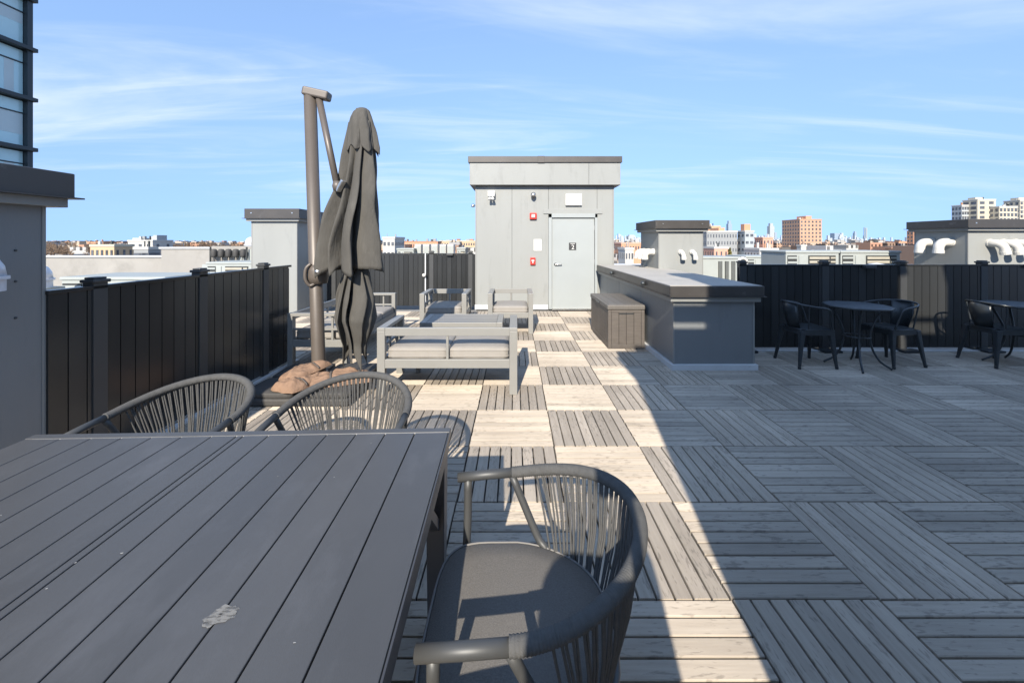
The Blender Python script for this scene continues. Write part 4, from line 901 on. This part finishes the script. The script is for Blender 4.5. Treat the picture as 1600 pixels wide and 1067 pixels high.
# right-hand side
building('grey five-storey block with white roof edge next to the elbow bulkhead', 1082, 1152, 362, 175, 14, 'grey', 6, 16, wm=M_win, frac=(.34, .45), extras=((.5, .7, 1.8, 'brick'),))
building('pale end wing of the grey block with wide dark windows', 1152.5, 1178, 361.5, 172, 14, 'pale', 6, 3, frac=(.62, .35), extras=((.1, .8, 3.2, 'brick'),))
building('sandy flat-roofed block behind the grey five-storey block', 1100, 1126, 354, 230, 20, 'sand', 0, 1, roof_m='sand')
building('salmon block with small dark windows between the grey block and the brick tower', 1179, 1208, 372, 185, 12, 'salmon', 3, 6, roof_m='salmon', frac=(.4, .5))
building('tall orange brick apartment tower with many small windows', 1222, 1284, 343, 330, 22, 'orange', 10, 11, roof_m='orange', frac=(.42, .5), extras=((.45, .72, 3.2, 'brick'),))
building('long white low block in front of the salmon block', 1163, 1216, 389.5, 120, 10, 'white', 1, 7, frac=(.2, .5))
building('salmon low houses in front of the grey five-storey block', 1098, 1138, 387.5, 130, 9, 'salmon', 2, 6, frac=(.3, .5))
building('small white roof house left of the condensers', 1245, 1260, 384, 150, 8, 'white', 0, 1)
building('reddish mid-rise block left of the bistro bulkhead', 1392, 1420, 378, 400, 18, 'brick', 4, 8, roof_m='brick')
building('brick tower slice beside the bistro bulkhead', 1417, 1440, 361, 330, 18, 'brick', 8, 6, roof_m='brick')
building('cream high-rise wing with grid windows behind the bistro bulkhead', 1487, 1522, 321, 260, 18, 'pale', 8, 9, wm=M_win, frac=(.7, .55), bands=8)
building('cream round-topped high-rise core behind the bistro bulkhead', 1504, 1556, 312, 255, 20, 'cream', 9, 4, frac=(.5, .55), extras=((.05, .45, 1.6, 'cream'),))
building('cream high-rise wing with rows of dark windows at the picture edge', 1538, 1590, 323, 250, 16, 'cream', 8, 10, frac=(.6, .6), bands=8)
building('cream high-rise with balconies cut off by the picture edge', 1568, 1625, 313, 280, 20, 'cream', 9, 10, frac=(.6, .6), bands=9, extras=((.1, .5, 2, 'cream'),))
# far skyline
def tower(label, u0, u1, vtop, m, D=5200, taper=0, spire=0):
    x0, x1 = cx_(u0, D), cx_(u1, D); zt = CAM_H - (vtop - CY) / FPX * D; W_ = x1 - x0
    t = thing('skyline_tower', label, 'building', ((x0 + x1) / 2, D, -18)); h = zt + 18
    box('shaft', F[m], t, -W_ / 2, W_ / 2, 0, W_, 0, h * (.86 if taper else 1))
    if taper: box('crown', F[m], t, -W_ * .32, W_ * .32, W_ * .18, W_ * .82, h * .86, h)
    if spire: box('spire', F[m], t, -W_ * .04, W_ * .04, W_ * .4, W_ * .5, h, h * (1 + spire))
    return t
tower('dark stepped skyscraper above the grey five-storey block', 1138, 1144, 345, 'haze_blue', taper=1)
tower('pale tapering skyscraper left of the orange brick tower', 1203, 1210, 349, 'pale', taper=1)
tower('dark slim skyscraper beside the pale tapering one', 1210.5, 1214, 363, 'haze_blue')
tower('broad dark glass skyscraper right of the orange brick tower', 1304, 1313, 364.5, 'haze_blue')
tower('slim dark skyscraper in the middle of the distant skyline', 1335.5, 1339, 361.5, 'haze_blue', taper=1)
tower('short dark skyscraper attached beside the slim skyline tower', 1339.5, 1344, 371, 'haze_blue')
tower('left one of the pair of needle-thin skyline towers', 1350.7, 1352.2, 355.5, 'haze_blue')
tower('right one of the pair of needle-thin skyline towers', 1353.6, 1355, 356, 'pale')
tower('pale glass skyscraper cluster between the stair bulkhead and the counter bulkhead', 982, 993, 367, 'pale', taper=1)
tower('slim skyscraper right beside the stair bulkhead edge', 965.5, 968, 365.5, 'haze_blue')
# water tank
t = thing('water_tank', 'dark round rooftop water tank on legs against the skyline', 'water tank', (cx_(1367.5, 300), 300, -18))
MB().lathe([(.001, 16.5), (1.7, 16.5), (1.7, 20.3), (.3, 21.3), (.001, 21.4)], 18).build('tank', F['dark'], t)
for a in range(4): MB().tube([(1.3 * math.cos(a * 1.57 + .7), 1.3 * math.sin(a * 1.57 + .7), 0), (1.2 * math.cos(a * 1.57 + .7), 1.2 * math.sin(a * 1.57 + .7), 16.5)], .16, 6).build('leg', F['rust'], t)
# left and middle
building('sandy brick two-part warehouse with arched windows beyond the parapet', 141, 209, 384, 110, 12, 'sand', 2, 9, frac=(.45, .5), roof_m='cream')
building('long white modern block with dark openings beyond the parapet', 200, 270, 376.5, 150, 14, 'white', 2, 6, frac=(.35, .4), extras=((.0, .35, 1.1, 'white'), (.85, 1.0, 2.2, 'pale')))
building('dark shaded shed in front of the long white block', 209, 250, 388, 100, 10, 'grey', 1, 2, frac=(.9, .4))
building('red brick apartment row on the far left', 136, 182, 378.5, 300, 16, 'brick', 3, 14, roof_m='rust')
building('white apartment block with dark window strips right of the umbrella', 598, 632, 372, 120, 12, 'white', 4, 5, frac=(.6, .35))
building('brown brick row behind the pale condenser boxes', 632, 690, 378, 230, 12, 'brick', 3, 18, roof_m='rust')
building('pale brick row near the stair bulkhead', 686, 745, 377, 260, 12, 'sand', 4, 16, roof_m='cream')
building('reddish roof row seen between the bulkheads', 960, 1004, 380.5, 170, 12, 'brick', 2, 10, roof_m='salmon')
building('white low houses seen between the bulkheads', 966, 990, 389, 110, 8, 'white', 1, 5)
# distant mass of houses (nobody could count them)
dc = MB(); rnd = random.Random(21)
pal = [(.44, .36, .27), (.42, .27, .18), (.38, .21, .135), (.42, .40, .36), (.30, .29, .28), (.46, .44, .41), (.40, .31, .23), (.26, .17, .12)]
for i in range(1500):
    D = rnd.uniform(180, 1700) if i % 3 else rnd.uniform(140, 420); u = rnd.uniform(-150, 1780)
    wpx = rnd.uniform(5, 22) * 400 / max(D, 300); zt = rnd.uniform(-9, -1.0) + (D / 1000) * rnd.uniform(.5, 9)
    if u < 420: zt = min(zt, -.8 + D / 400)
    x = cx_(u, D); W_ = wpx * D / FPX; dc.box(x, x + W_, D, D + rnd.uniform(8, 18), -18, zt, rnd.randrange(8) / 8 + .01)
    if rnd.random() < .35: dc.box(x + W_ * .2, x + W_ * .5, D + 2, D + 5, zt, zt + rnd.uniform(.8, 2.5), rnd.randrange(8) / 8 + .01)
mm_ = bpy.data.materials.new('distant_facades'); mm_.use_nodes = True; N = mm_.node_tree.nodes; L = mm_.node_tree.links; p = N['Principled BSDF']; p.inputs['Roughness'].default_value = .9
at = N.new('ShaderNodeAttribute'); at.attribute_name = 'tone'; rp_ = N.new('ShaderNodeValToRGB'); rp_.color_ramp.interpolation = 'CONSTANT'
while len(rp_.color_ramp.elements) < 8: rp_.color_ramp.elements.new(.5)
for i, e in enumerate(rp_.color_ramp.elements): e.position = i / 8; e.color = (*pal[i], 1)
L.new(at.outputs['Fac'], rp_.inputs[0])
tcn = N.new('ShaderNodeTexCoord'); mp = N.new('ShaderNodeMapping'); mp.inputs['Rotation'].default_value = (R(90), 0, 0); L.new(tcn.outputs['Object'], mp.inputs[0])
bk = N.new('ShaderNodeTexBrick'); bk.offset = 0; bk.inputs['Color1'].default_value = (.12, .12, .13, 1); bk.inputs['Color2'].default_value = (.3, .3, .3, 1); bk.inputs['Mortar'].default_value = (1, 1, 1, 1)
bk.inputs['Scale'].default_value = 1; bk.inputs['Brick Width'].default_value = 2.6; bk.inputs['Row Height'].default_value = 3.1; bk.inputs['Mortar Size'].default_value = .72; L.new(mp.outputs[0], bk.inputs[0])
ml = N.new('ShaderNodeMix'); ml.data_type = 'RGBA'; ml.blend_type = 'MULTIPLY'; ml.inputs[0].default_value = 1; L.new(rp_.outputs[0], ml.inputs[6]); L.new(bk.outputs[0], ml.inputs[7]); L.new(ml.outputs[2], p.inputs['Base Color'])
o = dc.build('distant_city', mm_); tag(o, 'jumble of low brick and cream houses filling the far horizon', 'city', kind='stuff')
# far skyline of small towers, distance haze painted into their colour
ds = MB()
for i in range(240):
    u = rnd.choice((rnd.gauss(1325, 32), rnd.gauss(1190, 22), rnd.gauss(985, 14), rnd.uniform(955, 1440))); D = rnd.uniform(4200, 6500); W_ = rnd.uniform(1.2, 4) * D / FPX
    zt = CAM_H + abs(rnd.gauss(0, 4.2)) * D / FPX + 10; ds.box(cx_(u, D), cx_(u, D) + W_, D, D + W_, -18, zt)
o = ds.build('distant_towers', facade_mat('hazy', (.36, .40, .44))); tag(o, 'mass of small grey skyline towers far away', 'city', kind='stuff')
# bare trees on the left
tm = MB(); M_twig = mat('bare_twigs', (.17, .115, .075), .95, var=.25, scale=.5)
for i in range(150):
    D = rnd.uniform(120, 330); u = rnd.choice((rnd.uniform(60, 150), rnd.uniform(230, 420), rnd.uniform(60, 420))); x = cx_(u, D); top = rnd.uniform(-2.6, .9) + D / 260
    R_ = rnd.uniform(2.0, 4.2); tm.tube([(x, D, -18), (x, D, top - R_)], .25, 5)
    for q in range(46):
        a, b = rnd.uniform(0, 6.28), rnd.uniform(-.4, 1.4); r0 = R_ * rnd.uniform(.2, .5); r1 = R_ * rnd.uniform(.7, 1.05); d = Vector((math.cos(a) * math.cos(b), math.sin(a) * math.cos(b), math.sin(b)))
        c = Vector((x, D, top - R_)); tm.bar(c + d * r0, c + d * r1, .09, .09)
o = tm.build('distant_trees', M_twig); tag(o, 'bare brown winter trees among the far houses', 'trees', kind='stuff')
# conifer
t = thing('conifer_tree', 'yellow-green pointed conifer in front of the grey five-storey block', 'tree', (cx_(1140, 112), 112, -18))
MB().tube([(0, 0, 0), (0, 0, 16.8)], [.3, .05], 8).build('trunk', F['rust'], t)
lf = MB()
for i in range(900):
    f_ = rnd.random() ** .7; z_ = 17.6 - f_ * 8; r_ = (.1 + f_ * 2.0) * rnd.uniform(.3, 1); a = rnd.uniform(0, 6.28); c = Vector((r_ * math.cos(a), r_ * math.sin(a), z_ - r_ * .3)); s_ = rnd.uniform(.15, .32)
    e1 = Vector((rnd.uniform(-1, 1), rnd.uniform(-1, 1), rnd.uniform(-1, 1))).normalized() * s_; e2 = e1.cross(Vector((rnd.uniform(-1, 1), rnd.uniform(-1, 1), .5))).normalized() * s_ * .7
    lf.add([c - e1 - e2, c + e1 - e2, c + e1 + e2, c - e1 + e2], [(0, 1, 2, 3)])
lf.build('crown', mat('conifer_leaves', (.13, .115, .03), .9, var=.4, scale=2), t)

# ------------------------------------------------------------------ photographer's tripod behind the viewpoint (with a block added to shade the near chair)
t = thing('camera_tripod', 'tripod with a camera and added shade block standing behind the viewpoint', 'tripod', (.10, -.30, 0))
for k in range(3):
    a = PI / 2 + .3 + k * 2 * PI / 3; MB().tube([(.05 * math.cos(a), .05 * math.sin(a), 1.30), (.40 * math.cos(a), .40 * math.sin(a), .0)], [.017, .012], 10).build('leg', M_black, t, smooth=True)
MB().tube([(0, 0, 1.0), (0, 0, 1.66)], .016, 10).build('column', M_black, t, smooth=True)
MB().lathe([(.001, 0), (.05, 0), (.055, .04), (.03, .08), (.001, .085)], 16).build('tripod_head', M_black, t, (0, 0, 1.26), smooth=True)
b_ = box('camera_body', M_black, t, -.075, .075, -.04, .04, 1.66, 1.77, .012); MB().lathe([(.001, 0), (.036, 0), (.04, .07), (.001, .075)], 18).build('lens', M_black, b_, (0, .04, 1.71), smooth=True).rotation_euler = (-PI / 2, 0, 0)
soft_box('shade_block', M_basec, t, -.25, .20, -.20, .04, .80, 1.47, .02, .09, 10)  # added occluder, sized to shade the near seat and rim
